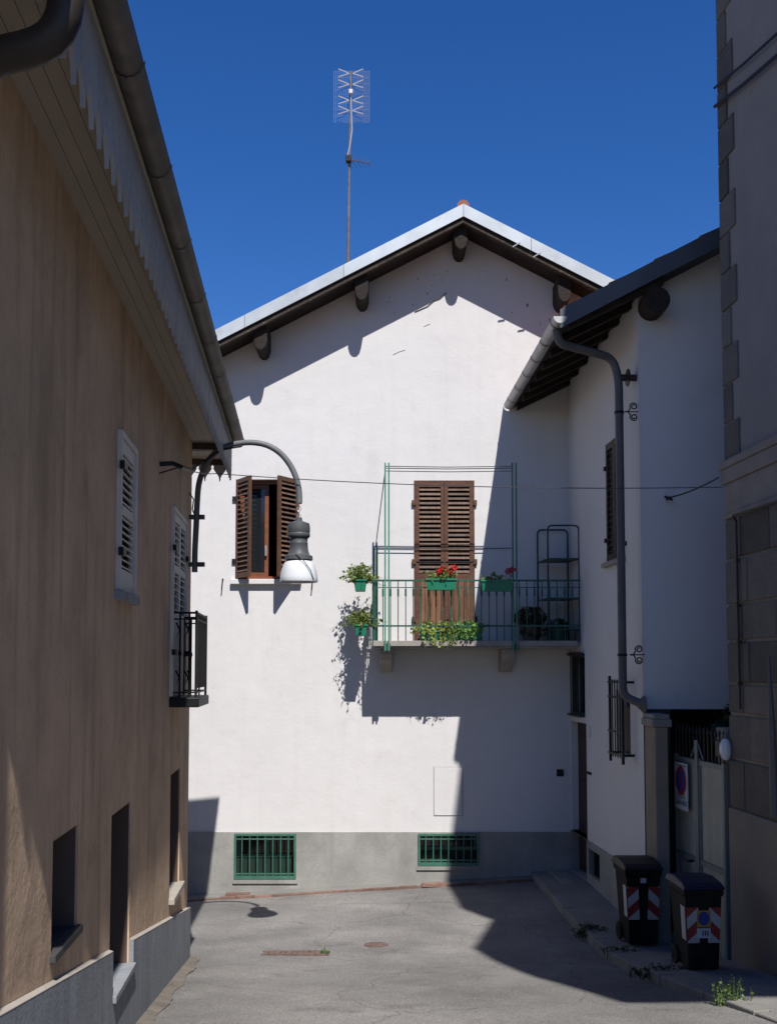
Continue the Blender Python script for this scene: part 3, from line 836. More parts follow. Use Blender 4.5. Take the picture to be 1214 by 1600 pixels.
# tall washing line posts
ztop = at(604, 723, BY - .02).z; zbot = at(604, 1017, BY - .02).z
pX = [at(602, 900, BY - .02).x, at(801.5, 900, BY - .02).x]
for X in pX:
    for dx in (-.002, .048):
        mb = MB(); mb.box(X + dx - .011, X + dx + .011, BY - .03, BY - .008, zbot, ztop); mb.build('line_post', M['greenpost'], balc)
    mb = MB(); mb.box(X - .02, X + .07, BY - .008, BY + .02, slab_bot - .03, slab_bot + .06); mb.build('post_clamp', M['greend'], balc)
zb2 = FW.px(586, 856)[1]
for dx in (0, .04):
    X = FW.px(585, 900)[0]
    mb = FW.mb(); mb.box(X + dx - .011, X + dx + .011, -.06, -.04, slab_top, zb2); mb.build('line_post', M['greenpost'], balc)
for z in (at(700, 729, BY).z, at(700, 736, BY).z, at(700, 731.5, BY).z):
    mb = MB(); y = BY - .02 + (0.02 if z < at(700, 730, BY).z else 0)
    mb.tube([(pX[0], y, z), (lerp(*pX, .5), y, z - .012), (pX[1], y, z)], .006, 5); mb.build('washing_line', M['wire'], balc)
X = FW.px(588, 900)[0]
mb = MB(); mb.tube([(X, F - .05, zb2 - .01), (0.9, F - .05, zb2 - .02), (FW.px(762, 857)[0] + .35, F - .045, zb2 - .01)], .006, 5); mb.build('washing_line', M['wire'], balc)
mb = MB(); mb.tube([(pX[0], BY - .02, ztop - .1), (X - .01, F - .05, zb2)], .007, 5); mb.build('washing_line', M['wire'], balc)

# basement grilles
for rc, nb in ((wb1, 8), (wb2, 8)):
    a0, a1, c0, c1 = rc
    mb = FW.mb(); t = .03
    for (p0, p1, q0, q1) in ((a0, a0 + t, c0, c1), (a1 - t, a1, c0, c1), (a0 + t, a1 - t, c0, c0 + t + .015), (a0 + t, a1 - t, c1 - t, c1)):
        mb.box(p0, p1, -.05, -.02, q0, q1)
    gr = mb.build('window_grille', M['green'], gh)
    bm_ = MB(); bm_.tube([(0, 0, c0 + .02), (0, 0, c1 - .02)], .0085, 6); me = bm_.mesh('bar', M['green'])
    for k in range(1, nb):
        place(me, 'bar', gr, FW.T(lerp(a0, a1, k / nb), -.035, 0))
    mb = FW.mb(); mb.bar((a0 + t, -.03, c1 - .075), (a1 - t, -.03, c1 - .075), .008, .018); mb.build('rail', M['green'], gr)
    mb = FW.mb(); mb.bar((a0 + t, -.03, c0 + .075), (a1 - t, -.03, c0 + .075), .008, .018); mb.build('rail', M['green'], gr)
    # window behind
    mb = FW.mb(); cm = lerp(c0, c1, .45)
    mb.box(a0, a1, .20, .24, cm - .025, cm + .025); mb.box(a0, a0 + .05, .2, .24, c0, cm - .025); mb.box(a1 - .05, a1, .2, .24, c0, cm - .025)
    mb.box(a0, a0 + .05, .2, .24, cm + .025, c1); mb.box(a1 - .05, a1, .2, .24, cm + .025, c1); mb.box((a0 + a1) / 2 - .03, (a0 + a1) / 2 + .03, .2, .24, cm + .025, c1)
    bw = mb.build('basement_window', M['green'], gh)
    mb = FW.mb(); mb.box(a0, a1, .245, .26, c0, c1); mb.build('pane', M['glass'], bw)
    mb = FW.mb(); mb.box(a0, a1, .19, .2, c0, cm - .02); mb.build('panel', M['panelgrey'], bw)
    mb = FW.mb(); mb.box(a0 - .02, a1 + .02, -.045, -.022, c0 - .06, c0 - .004); mb.build('sill', M['plinth'], gh)
# meter hatch and bell
a0, a1, c0, c1 = FW.rect(678, 1199, 722, 1274)
mb = FW.mb(); mb.box(a0, a1, -.012, .01, c0, c1); mh = mb.build('meter_hatch', M['white'], gh, bevel=.003)
mb = FW.mb(); mb.box(a0 - .008, a0 - .001, -.004, .01, c0 - .008, c1 + .008); mb.box(a1 + .001, a1 + .008, -.004, .01, c0 - .008, c1 + .008)
mb.box(a0 - .001, a1 + .001, -.004, .01, c1 + .001, c1 + .008); mb.box(a0 - .001, a1 + .001, -.004, .01, c0 - .008, c0 - .001); mb.build('hatch_frame', M['slab'], mh)
a0, a1, c0, c1 = FW.rect(869, 1202, 880, 1213)
mb = FW.mb(); mb.box(a0, a1, -.02, 0, c0, c1); be = mb.build('door_bell', M['iron'], gh, bevel=.005)
# small marks, nails and a patch of missing render under the gable
for (x0, y0, x1, y1) in ((648, 490, 697, 458), (662, 513, 672, 507), (614, 553, 633, 545)):
    p, q = FW.px(x0, y0), FW.px(x1, y1); mb = FW.mb()
    n = 5 if x1 - x0 > 30 else 2
    pts = [(lerp(p[0], q[0], i / n), -.004, lerp(p[1], q[1], i / n) + rnd.uniform(-.025, .025)) for i in range(n + 1)]
    mb.tube(pts, .009 if n == 5 else .003, 5); mb.build('render_crack', M['stone'] if n == 5 else M['cap'], gh)
for k in range(22):
    x_, y_ = rnd.uniform(600, 890), 0
    yb = 372 + abs(x_ - 724) * 0.5
    y_ = yb + rnd.uniform(28, 80)
    p = FW.px(x_, y_); mb = FW.mb(); s_ = rnd.uniform(.008, .02)
    n = 6; mb.add([(p[0] + s_ * math.cos(t * 6.283 / n) * rnd.uniform(.4, 1), -.004, p[1] + 1.9 * s_ * math.sin(t * 6.283 / n) * rnd.uniform(.5, 1)) for t in range(n)] +
                  [(p[0], .006, p[1])], [(i, (i + 1) % n, n) for i in range(n)] + [tuple(range(n))])
    mb.build('render_chip', M['plinth'], gh)

# ================================================================== SIDE HOUSE (right, white)
sw_b = Vector((1, 0.063, 0))
j0 = at(890, 1045, F)
SW = Wall((j0.x, F, 0), (1, 0.063))          # long wall facing the lane; a grows towards the camera
Lw = (F - 12.0) / abs(SW.u.y)
corner = SW.W(Lw, 0, 0)
SF = Wall((corner.x, corner.y, 0), (0, 1))   # short front wall facing the camera
sh_root = thing('side_house', (corner.x + 1, corner.y + 1, ground(3, 12)), 'white house on the right with dark eaves, gutter and long grey downpipe', 'house')
YG = corner.y - 0.36
E0 = at(797, 634, F - .02); E1 = at(878, 497, YG)
ez = (E0.z + E1.z) / 2
V1 = at(1122, 366, YG)
vslope = (V1.z - at(882, 490, YG).z) / (V1.x - at(882, 490, YG).x)
def sroof(X, Y):                              # top of the side-house roof
    ex = lerp(E0.x, E1.x, (E0.y - Y) / (E0.y - E1.y))
    return lerp(E0.z, E1.z, (E0.y - Y) / (E0.y - E1.y)) + 0.06 + vslope * (X - ex)
wtop = sroof(j0.x, F) - 0.2
PTs = SW.px(919, 1313)[1]
dr = (SW.px(893, 1250)[0], SW.px(917, 1250)[0])
dr = (0.03, dr[1], ground(2.7, 15) + .1, SW.px(912, 1130)[1])
tr = (0.03, dr[1] - .05, SW.px(905, 1118)[1], SW.px(905, 1022)[1])
w1 = SW.rect(948, 800, 974, 800); w1 = (w1[0], w1[1], SW.px(950, 879)[1], SW.px(950, 692)[1])
w2a = SW.px(962, 1100)[0], SW.px(984, 1100)[0]
w2 = (w2a[0], w2a[1], SW.px(975, 1178)[1], SW.px(968, 1078)[1])
vb = SW.rect(921, 1322, 938, 1322); vb = (vb[0], vb[1], SW.px(930, 1372)[1], SW.px(921, 1325)[1])
def top_at(a):
    p = SW.W(a, 0, 0); return sroof(p.x, p.y) - 0.17
mb = SW.mb()
tp = min(top_at(0), top_at(Lw)) - .02
wall_face(mb, 0, Lw, PTs, tp, [(*w1, .12), (*w2, .2), (dr[0], dr[1], PTs, dr[3], .25), (*tr, .25)])
mb.add([(0, 0, tp), (Lw, 0, tp), (Lw, 0, top_at(Lw)), (0, 0, top_at(0))], [(0, 1, 2, 3)])
mb.build('side_wall', M['white'], sh_root, recalc=False)
mb = SW.mb()
wall_face(mb, 0, Lw + .0, -2.4, PTs, [(*vb, .2), (dr[0], dr[1], dr[2], PTs, .25)], b=-.015)
mb.quad((dr[1], -.015, PTs), (Lw, -.015, PTs), (Lw, .02, PTs), (dr[1], .02, PTs))
mb.build('plinth', M['plinth'], sh_root, recalc=False)
FX1 = 4.6
zb = SF.px(1080, 1108)[1]
mb = SF.mb()
def ft(a): return sroof(corner.x + a, corner.y) - 0.17
mb.add([(0, 0, zb), (FX1, 0, zb), (FX1, 0, ft(FX1)), (0, 0, ft(0))], [(0, 1, 2, 3)])
mb.quad((0, 0, zb), (FX1, 0, zb), (FX1, .35, zb), (0, .35, zb))
mb.quad((0, .35, zb), (FX1, .35, zb), (FX1, .35, zb + 1.5), (0, .35, zb + 1.5))
mb.build('front_wall', M['white'], sh_root, recalc=False)
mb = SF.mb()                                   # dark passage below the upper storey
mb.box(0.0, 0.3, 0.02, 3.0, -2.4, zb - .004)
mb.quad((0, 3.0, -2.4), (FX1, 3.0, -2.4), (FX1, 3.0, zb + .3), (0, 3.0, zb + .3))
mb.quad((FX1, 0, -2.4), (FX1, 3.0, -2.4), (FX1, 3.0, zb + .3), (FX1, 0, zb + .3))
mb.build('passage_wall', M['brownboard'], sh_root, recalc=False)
# rear/right walls closing the volume
mb = MB()
p0 = (corner.x + FX1, corner.y, 0); 
mb.quad((p0[0], corner.y, zb), (p0[0], F, zb), (p0[0], F, ft(FX1)), (p0[0], corner.y, ft(FX1)))
mb.build('rear_wall', M['white'], sh_root, recalc=False)
# roof
mb = MB()
XR = corner.x + FX1 + .2
def slabp(x, y, dz): return (x, y, sroof(x, y) + dz)
exF = lambda y: lerp(E0.x, E1.x, (E0.y - y) / (E0.y - E1.y))
y0, y1 = YG + .02, F - .001
mb.hexa([slabp(exF(y0), y0, -.11), slabp(XR, y0, -.11), slabp(XR, y1, -.11), slabp(exF(y1), y1, -.11), slabp(exF(y0), y0, 0), slabp(XR, y0, 0), slabp(XR, y1, 0), slabp(exF(y1), y1, 0)])
sroofo = mb.build('roof', M['rafter'], sh_root)
mb = MB()
for k in range(14):
    xa, xb = 0.02 + k * .5, 0.02 + (k + 1) * .5
    a, b, c, d = (exF(y0) + xa, y0), (exF(y0) + xb, y0), (exF(y1) + xb, y1), (exF(y1) + xa, y1)
    if b[0] > XR: break
    mb.hexa([slabp(*a, .004), slabp(*b, .004), slabp(*c, .004), slabp(*d, .004), slabp(*a, .07), slabp(*b, .03), slabp(*c, .03), slabp(*d, .07)])
tag(mb.build('tile_courses', M['terracotta'], sroofo), kind='stuff')
mb = MB(); bt = .20
xa, xb = E1.x - .02, XR
mb.hexa([slabp(xa, YG, -bt + .04), slabp(xb, YG, -bt + .04), slabp(xb, YG + .018, -bt + .04), slabp(xa, YG + .018, -bt + .04),
         slabp(xa, YG, .05), slabp(xb, YG, .05), slabp(xb, YG + .018, .05), slabp(xa, YG + .018, .05)])
mb.build('verge_flashing', M['darkflash'], sroofo)
y = YG + .10
ny = 8
for k in range(ny):                            # rafters of the lane-side overhang
    yy = lerp(YG + .12, F - .15, k / (ny - 1))
    mb = MB(); xa, xb = exF(yy) + .08, SW.W(0, 0, 0).x + .45
    mb.hexa([slabp(xa, yy - .05, -.20), slabp(xb, yy - .05, -.24), slabp(xb, yy + .05, -.24), slabp(xa, yy + .05, -.20),
             slabp(xa, yy - .05, -.112), slabp(xb, yy - .05, -.112), slabp(xb, yy + .05, -.112), slabp(xa, yy + .05, -.112)])
    mb.build('rafter', M['rafter'], sroofo)
mb = MB()
c = at(1026, 468, corner.y - .3)
mb.tube([(c.x, corner.y - .31, c.z), (c.x, corner.y + .4, c.z)], .145, 14); mb.build('purlin', M['rafter'], sroofo, smooth=True)
# gutter with joints
gr_ = .075
mb = MB()
g0, g1 = E0 + Vector((-.02, 0, 0)), E1 + Vector((-.02, 0, 0))
prof = []
for k in range(9):
    t = math.pi + math.pi * k / 8; prof.append((gr_ * math.cos(t), gr_ * math.sin(t)))
inner = [(x_ * .9, z_ * .9) for x_, z_ in reversed(prof)]
pr = prof + inner
n = len(pr)
vs2 = [g0 + Vector((x_, 0, z_ + .02)) for x_, z_ in pr] + [g1 + Vector((x_, 0, z_ + .02)) for x_, z_ in pr]
mb.add(vs2, [(i, i + n, (i + 1) % n + n, (i + 1) % n) for i in range(n)] + [tuple(range(n)), tuple(range(2 * n - 1, n - 1, -1))])
# closed end plate
mb.add([g1 + Vector((x_, -.004, z_ + .02)) for x_, z_ in prof], [tuple(range(9))])
gut = mb.build('gutter', M['gutter'], sh_root, smooth=True)
for k in range(6):
    p = g1.lerp(g0, .04 + k * .17)
    mb = MB(); q = p + (g0 - g1).normalized() * .03
    pts1 = [(gr_ + .006) * 1.0 * Vector((math.cos(math.pi + math.pi * i / 8), 0, math.sin(math.pi + math.pi * i / 8))) for i in range(9)]
    mb.add([p + v_ + Vector((0, 0, .02)) for v_ in pts1] + [q + v_ + Vector((0, 0, .02)) for v_ in pts1], [(i, i + 1, i + 10, i + 9) for i in range(8)])
    mb.build('gutter_joint', M['downpipe'], gut, smooth=True)
# downpipe
def swp(x, y, off): a, c = SW.px(x, y, off); return SW.W(a, -off, c)
pb = .20
Ptop = swp(966, 572, pb); Pbot = swp(977, 1088, pb)
Pin = E1.lerp(E0, .06) + Vector((-.02, 0, -.05))
pts = fillet([Pin, Pin + Vector((.03, .0, -.16)), Ptop + Vector((-.06, .02, .1)), Ptop + Vector((0, 0, -.15)), Vector((Ptop.x, Ptop.y, Pbot.z))], .14)
endp = swp(1000, 1106, .0)
pts = pts[:-1] + fillet([Vector((Ptop.x, Ptop.y, Pbot.z + .2)), Vector((Ptop.x, Ptop.y, Pbot.z)), SW.W(SW.px(977, 1088, pb)[0] + .02, -.03, Pbot.z - .08)], .1)
mb = MB(); mb.tube(pts, .047, 12); dp = mb.build('downpipe', M['downpipe'], sh_root, smooth=True)
ae, ce = SW.px(977, 1088, pb)[0] + .02, Pbot.z - .09
mb = MB(SW.T(ae, -.05, ce) @ Matrix.Rotation(R(-90), 4, 'X'))
mb.lathe([(.04, -.02), (.05, .0), (.085, .03), (.10, .045), (.10, .052)], 16, close=True); mb.build('wall_flange', M['downpipe'], dp, smooth=True)
ae, ce = SW.px(966, 590, pb)
mb = MB(); mb.tube([swp(966, 590, pb), SW.W(ae, -.06, ce), SW.W(ae, .02, ce)], .04, 10); mb.build('stub_pipe', M['dark_pipe'], dp, smooth=True)
mb = MB(SW.T(ae, -.10, ce) @ Matrix.Rotation(R(-90), 4, 'X')); mb.lathe([(.03, -.01), (.10, .0), (.10, .01), (.03, .02)], 14, close=True); mb.build('stub_collar', M['dark_pipe'], dp, smooth=True)
for (px_, py_) in ((969, 643), (977, 1023)):
    p = swp(px_, py_, pb); al = SW.px(px_, py_, pb)[0]
    mb = MB(); mb.lathe([(.05, -.014), (.056, -.014), (.056, .014), (.05, .014)], 14, c=(Ptop.x, Ptop.y, p.z), close=False)
    br = mb.build('pipe_bracket', M['iron'], dp)
    mb = SW.mb(); z = p.z
    mb.tube([(al, -pb + .05, z), (al, -pb + .085, z)], .009, 6)
    for s in (1, -1):
        pts = [(al, -pb + .085, z), (al, -pb + .105, z + s * .03)]
        for i in range(17):
            t = i / 16; ang = lerp(R(215), R(-330), t); rr = lerp(.046, .014, t)
            pts.append((al, -pb + .15 + rr * math.cos(ang), z + s * (.06 + rr * math.sin(ang))))
        mb.tube(pts, .0075, 6)
    mb.tube([(al, -pb + .085, z), (al, .01, z)], .006, 6)
    mb.build('scroll', M['iron'], br)
# upper window shutters (closed), sill
a0, a1, c0, c1 = w1
for k in range(2):
    ww = (a1 - a0) / 2 - .006
    leaf_frame(SW.T(a0 + .003 + k * (ww + .006), -.012, c0 + .01), ww, c1 - c0 - .02, [('slats', .08, c1 - c0 - .1, 17)], sh_root, M['doorboard'], M['doorboard'], M['plank'])
mb = SW.mb(); mb.box(a0 - .1, a1 + .06, -.06, .1, c0 - .06, c0 - .003); mb.build('sill', M['slab'], sh_root, bevel=.006)
for zz, aa in ((.25, a0), (1.15, a0), (.12, a1 + .1)):
    mb = SW.mb(); mb.box(aa - .05, aa + .01, -.03, 0, c0 + zz, c0 + zz + .05); mb.build('hinge', M['iron'], sh_root)
# lower window with projecting grille
a0, a1, c0, c1 = w2
mb = SW.mb(); mb.box(a0, a1, .12, .15, c0, c1); pn = mb.build('window_pane', M['glass'], sh_root)
mb = SW.mb(); mb.box(a0 - .0, a0 + .05, .07, .12, c0, c1); mb.box(a1 - .05, a1, .07, .12, c0, c1); mb.box(a0 + .05, a1 - .05, .072, .118, c0, c0 + .05); mb.box(a0 + .05, a1 - .05, .072, .118, c1 - .05, c1)
mb.build('window_frame', M['whitepaint'], sh_root)
goff = .13
ga0, gc1 = SW.px(952, 1056, goff); ga1, _ = SW.px(972, 1100, goff); gc0 = SW.px(958, 1190, goff)[1]
ga1 = max(ga1, a1 - .02)
mb = SW.mb()
for aa in (ga0, ga1): mb.box(aa - .014, aa + .014, -goff - .014, -goff + .014, gc0, gc1)
for cc in (lerp(gc0, gc1, .1), lerp(gc0, gc1, .93)):
    for aa in (ga0, ga1): mb.box(aa - .012, aa + .012, -goff + .014, .02, cc - .014, cc + .014)
gg = mb.build('window_grille', M['iron'], sh_root)
for t in (.1, .36, .76, .93):
    cc = lerp(gc0, gc1, t); mb = SW.mb(); mb.box(ga0 - .04, ga1 + .04, -goff - .018, -goff - .0145, cc - .012, cc + .012); mb.build('rail', M['iron'], gg)
bm_ = MB(); bm_.tube([(0, 0, lerp(gc0, gc1, .06)), (0, 0, lerp(gc0, gc1, .96))], .008, 6); me = bm_.mesh('bar', M['iron'])
for k in range(1, 5): place(me, 'bar', gg, SW.T(lerp(ga0, ga1, k / 5), -goff, 0))
# door, transom, bell plate, vent
mb = SW.mb(); mb.box(dr[0], dr[1], .10, .14, dr[2], dr[3]); dd = mb.build('door', M['doorboard'], sh_root)
for k in range(3):
    mb = SW.mb(); z0 = lerp(dr[2] + .12, dr[3] - .1, k / 3); z1 = lerp(dr[2] + .12, dr[3] - .1, (k + 1) / 3) - .1
    mb.box(dr[0] + .12, dr[1] - .12, .085, .10, z0, z1); mb.build('door_panel', M['doorboard'], dd, bevel=.008)
mb = SW.mb(); mb.box(dr[0] - .0, dr[1] + .0, -.35 + .0, .1, dr[2] - .2, dr[2] - .02) ; mb.build('doorstep', M['slab'], sh_root, bevel=.01)
mb = SW.mb(); mb.box(tr[0], tr[1], .14, .17, tr[2], tr[3]); tn = mb.build('transom_window', M['glass'], sh_root)
mb = SW.mb()
mb.box(tr[0], tr[0] + .04, .02, .1, tr[2], tr[3]); mb.box(tr[1] - .04, tr[1], .02, .1, tr[2], tr[3]); mb.box(tr[0] + .04, tr[1] - .04, .022, .098, tr[2], tr[2] + .04); mb.box(tr[0] + .04, tr[1] - .04, .022, .098, tr[3] - .04, tr[3])
mb.build('frame', M['greend'], tn)
for k in range(1, 6):
    mb = SW.mb(); aa = lerp(tr[0], tr[1], k / 6); mb.tube([(aa, -.03, tr[2] - .03), (aa, -.03, tr[3] + .03)], .008, 6); mb.build('bar', M['iron'], tn)
for cc in (tr[2] + .0, tr[3] - .0):
    mb = SW.mb(); mb.box(tr[0] - .02, tr[1] + .02, -.045, -.02, cc - .012, cc + .012); mb.build('rail', M['iron'], tn)
a0, a1, c0, c1 = SW.rect(918, 1205, 924, 1211)
mb = SW.mb(); mb.box(a0, a1, -.02, 0, c0, c1); mb.build('bell_plate', M['iron'], sh_root)
a0, a1, c0, c1 = SW.rect(917, 1134, 923, 1152)
mb = SW.mb(); mb.box(a0, a1, -.012, 0, c0, c1); mb.build('number_plate', M['whitepaint'], sh_root)
a0, a1, c0, c1 = vb
mb = SW.mb(); mb.box(a0, a1, .06, .08, c0, c1); vv = mb.build('cellar_vent', M['iron'], sh_root)
for k in range(1, 5):
    mb = SW.mb(); mb.box(lerp(a0, a1, k / 5) - .008, lerp(a0, a1, k / 5) + .008, .03, .055, c0, c1); mb.build('bar', M['iron'], vv)

# ================================================================== STONE BUILDING (far right)
TY = 10.35
tc_ = at(1140, 1045, TY)
TW = Wall((tc_.x, TY, 0), (1, 0.069))          # face along the lane; a grows towards the camera
st = thing('stone_building', (tc_.x + 1.5, TY - 3, ground(4, 7)), 'tall stone building with dark corner quoins at the right edge', 'building')
ZT = 10.15
Ln = 2.15                                      # unseen wall beyond bends away, shaped to let sun reach the ground
e1 = TW.W(Ln, 0, 0); e2 = Vector((e1.x + .2 * (e1.y - .4), .4, 0))
cor_z = TW.px(1133, 744)[1]; cor_z0 = TW.px(1133, 728)[1]
ledge = TW.px(1144, 1261)[1]
band0 = TW.px(1140, 806)[1]
body = [(tc_.x, TY), (e1.x, e1.y), (e2.x, e2.y), (9.5, e2.y), (9.5, TY)]
mb = MB(); mb.xprism(body, cor_z, ZT); mb.build('upper_wall', M['towerplaster'], st)
mb = MB(); mb.xprism([(x_ + .0, y_) for x_, y_ in body], ledge, cor_z - .001); mb.build('lower_wall', M['mortar'], st)
mb = MB(); mb.xprism(body, -2.6, ledge - .06); 
mb2 = TW.mb(); mb2.box(-.03, Ln, -.035, .2, -2.6, ledge); mb2.build('plinth', M['towerplinth'], st, bevel=.02)
mb.build('foundation', M['towerplinth'], st)
# string course
mb = TW.mb(); mb.box(-.06, Ln + .02, -.06, .2, cor_z0 - .045, cor_z0 + .03); mb.box(-.045, Ln + .02, -.045, .2, cor_z - .09, cor_z0 - .045); mb.build('string_course', M['cornice'], st, bevel=.012)
mb = TW.mb(); mb.box(-.02, Ln, -.02, .2, band0 + .02, cor_z - .09); mb.box(-.035, Ln, -.035, .2, band0 - .03, band0 + .02); mb.build('frieze', M['cornice'], st, bevel=.008)
# rusticated blocks
cy_px = [806, 876, 946, 1003, 1068, 1115, 1184, 1261]
cz = [TW.px(1141, y_)[1] for y_ in cy_px]
cz[0] = band0 - .03
for i in range(len(cz) - 1):
    z1, z0 = cz[i] - .014, cz[i + 1] + .014
    a = -.012
    k = 0
    while a < Ln - .1:
        wd = (.52 if (i + k) % 2 else .36) if k == 0 else rnd.uniform(.62, .8)
        b_ = min(a + wd, Ln)
        mb = TW.mb(); pr_ = -.022 + rnd.uniform(-.006, .005)
        mb.box(a + .006, b_ - .006, pr_, .06, z0 + rnd.uniform(0, .004), z1); mb.build('stone_block', M['stone'], st, bevel=.012)
        a = b_; k += 1
# quoins above the string course
qz = cor_z0 + .03; k = 0
while qz < ZT - .4:
    hq = .365
    ln_ = .36 if k % 2 == 0 else .21
    mb = TW.mb(); mb.box(-.012, ln_, -.018 + rnd.uniform(-.004, .004), .1, qz + .007, qz + hq - .007); mb.build('quoin', M['stone'], st, bevel=.01)
    qz += hq; k += 1
# out-of-view roof, eave outline notched and cut to shape its ground shadow
ov = .62
o1 = TW.W(-.35, -ov, 0); o3 = Vector((3.75, .1, 0))
mb = MB(); poly = [(o1.x, o1.y), (2.92, 4.95), (3.27, 4.3), (2.92, 2.85), (3.26, 1.35), (o3.x, o3.y), (10, o3.y), (10, o1.y)]
mb.xprism(poly, ZT, ZT + .16)
tr_roof = mb.build('roof', M['wood_dark'], st)
mb = MB(); n = len(poly); ap = Vector((7.2, 5.2, ZT + 1.9))
mb.add([(x_, y_, ZT + .162) for x_, y_ in poly] + [tuple(ap)], [(i, (i + 1) % n, n) for i in range(n)]); mb.build('roof_tiles', M['terracotta'], tr_roof)
# conduit down the corner and street-side pipe
ap_, _ = TW.px(1159, 900); zt_ = TW.px(1156, 815)[1]; zb_ = TW.px(1163, 1108)[1]
mb = TW.mb(); mb.tube([(ap_, -.05, zt_), (ap_, -.045, zb_)], .012, 6)
mb.tube([(ap_, -.05, zt_), (ap_ + .03, -.09, zt_ + .05), (ap_ + 1.6, -.07, zt_ + .03)], .012, 6); cd = mb.build('conduit', M['dark_pipe'], st)
for y_ in (876, 946, 1003, 1068):
    zc = TW.px(1158, y_)[1]; mb = TW.mb(); mb.box(ap_ - .02, ap_ + .02, -.065, -.02, zc - .015, zc + .015); mb.build('clip', M['dark_pipe'], cd)
ap2, zt2 = TW.px(1199, 1025, .1); zb2_ = TW.px(1212, 1265, .1)[1]
mb = TW.mb(); mb.tube([(ap2 + .02, -.10, zt2), (ap2 + .10, -.12, lerp(zt2, zb2_, .5)), (ap2 + .14, -.13, zb2_ - .05)], [.008, .03, .036], 10); mb.build('downpipe', M['downpipe'], st, smooth=True)

# ================================================================== GATE
A = Vector((0, 0, 0)); d = ray(1052, 1045); A = EYE + d * (11.75 / d.y)
d = ray(1131, 1045); B = EYE + d * (10.42 / d.y)
gd = Vector((B.x - A.x, B.y - A.y, 0)); GL = gd.length; gd.normalize()
GW = Wall((A.x, A.y, 0), (-gd.y, gd.x))        # u = (b.y,-b.x) = gd
gz0 = ground(A.x, 11.2) + .12; gz1 = GW.px(1056, 1180)[1]
gt = thing('gate', (GW.W(GL / 2, 0, gz0)), 'grey green sheet metal gate with spiked bars behind the wheeled bins', 'gate')
half = GL / 2
for k in range(2):
    a0, a1 = k * half + .012, (k + 1) * half - .012
    mb = GW.mb(); t = .05
    mb.box(a0, a0 + t, -.02, .025, gz0, gz1 + .02); mb.box(a1 - t, a1, -.02, .025, gz0, gz1 + .02)
    for z in (gz0, lerp(gz0, gz1, .45), gz1 - .05): mb.box(a0 + t, a1 - t, -.018, .022, z, z + .05)
    lf = mb.build('gate_leaf', M['gateframe'], gt)
    mids = [gz0 + .05, lerp(gz0, gz1, .45) + .05]
    tops = [lerp(gz0, gz1, .45), gz1 - .05]
    for z0, z1 in zip(mids, tops):
        mb = GW.mb(); mb.box(a0 + t, a1 - t, -.004, .006, z0 + .002, z1 - .002); mb.build('sheet_panel', M['gate'], lf)
    zsp = GW.px(1090, 1140)[1]
    nb = 7
    for j in range(nb):
        aa = lerp(a0 + .03, a1 - .03, j / (nb - 1)); mb = GW.mb()
        mb.tube([(aa, 0, gz1), (aa, 0, zsp - .05)], .008, 6); mb.tube([(aa, 0, zsp - .05), (aa, 0, zsp - .03), (aa, 0, zsp + .04)], [.008, .016, .002], 6)
        mb.build('spiked_bar', M['iron'], lf)
mb = GW.mb(); mb.box(half - .035, half + .035, -.035, -.021, gz0 + .02, gz1 + .2); mb.build('centre_post', M['gateframe'], gt)
mb = GW.mb(); mb.tube([(half, -.02, gz1 + .2), (half - .16, -.02, gz1 + .02)], .008, 6); mb.tube([(half, -.02, gz1 + .2), (half + .16, -.02, gz1 + .02)], .008, 6); mb.build('brace', M['gateframe'], gt)
hz = GW.px(1098, 1350)[1]
mb = GW.mb(); mb.tube([(half - .12, -.03, hz), (half - .12, -.08, hz), (half - .22, -.085, hz)], .014, 8); mb.build('handle', M['iron'], gt)
# pillars
pl0 = SW.W(Lw + .01, -.0, 0)
px0 = corner.x + .006
def pillar(x0, x1, y0, y1, ztop_, capw, label):
    g = ground((x0 + x1) / 2, (y0 + y1) / 2)
    r_ = thing('gate_pillar', ((x0 + x1) / 2, (y0 + y1) / 2, g), label, 'pillar', 'pillars of the metal gate')
    mb = MB(); mb.box(x0, x1, y0, y1, g - .2, ztop_ - .13); mb.build('shaft', M['pillar'], r_, bevel=.012)
    mb = MB(); mb.box(x0 - capw, x1 + capw, y0 - capw, y1 + capw * .2, ztop_ - .13, ztop_ - .05); mb.box(x0 - capw * .5, x1 + capw * .5, y0 - capw * .5, y1, ztop_ - .05, ztop_); mb.build('cap', M['cornice'], r_, bevel=.01)
    return r_
pillar(px0, A.x - .13, 11.52, 11.985, at(1040, 1116, 11.6).z, .035, 'rendered gate pillar with stone cap at the white house corner')
bx = GW.W(GL, 0, 0)
pillar(bx.x + .01, bx.x + .14, bx.y + .02, bx.y + .3, at(1130, 1138, 10.5).z, .02, 'thin gate pillar squeezed against the stone building')
# oval lamp
ol = at(1132.5, 1171, 10.34)
r_ = thing('bulkhead_lamp', ol, 'small white oval lamp beside the gate at the stone corner', 'lamp')
mb = MB(Matrix.Translation(ol) @ Matrix.Rotation(R(90), 4, 'X'))
mb.lathe([(.045, -.05), (.05, 0), (.048, .03), (.03, .05), (.001, .055)], 20); mb.v = [Vector((p.x, p.y, ol.z + (p.z - ol.z) * 2.1)) for p in mb.v]
mb.build('glass_cover', M['opal'], r_, smooth=True)
mb = MB(Matrix.Translation(ol)); mb.box(-.04, .04, .04, .20, -.08, .08); mb.build('back_plate', M['iron'], r_, bevel=.01)
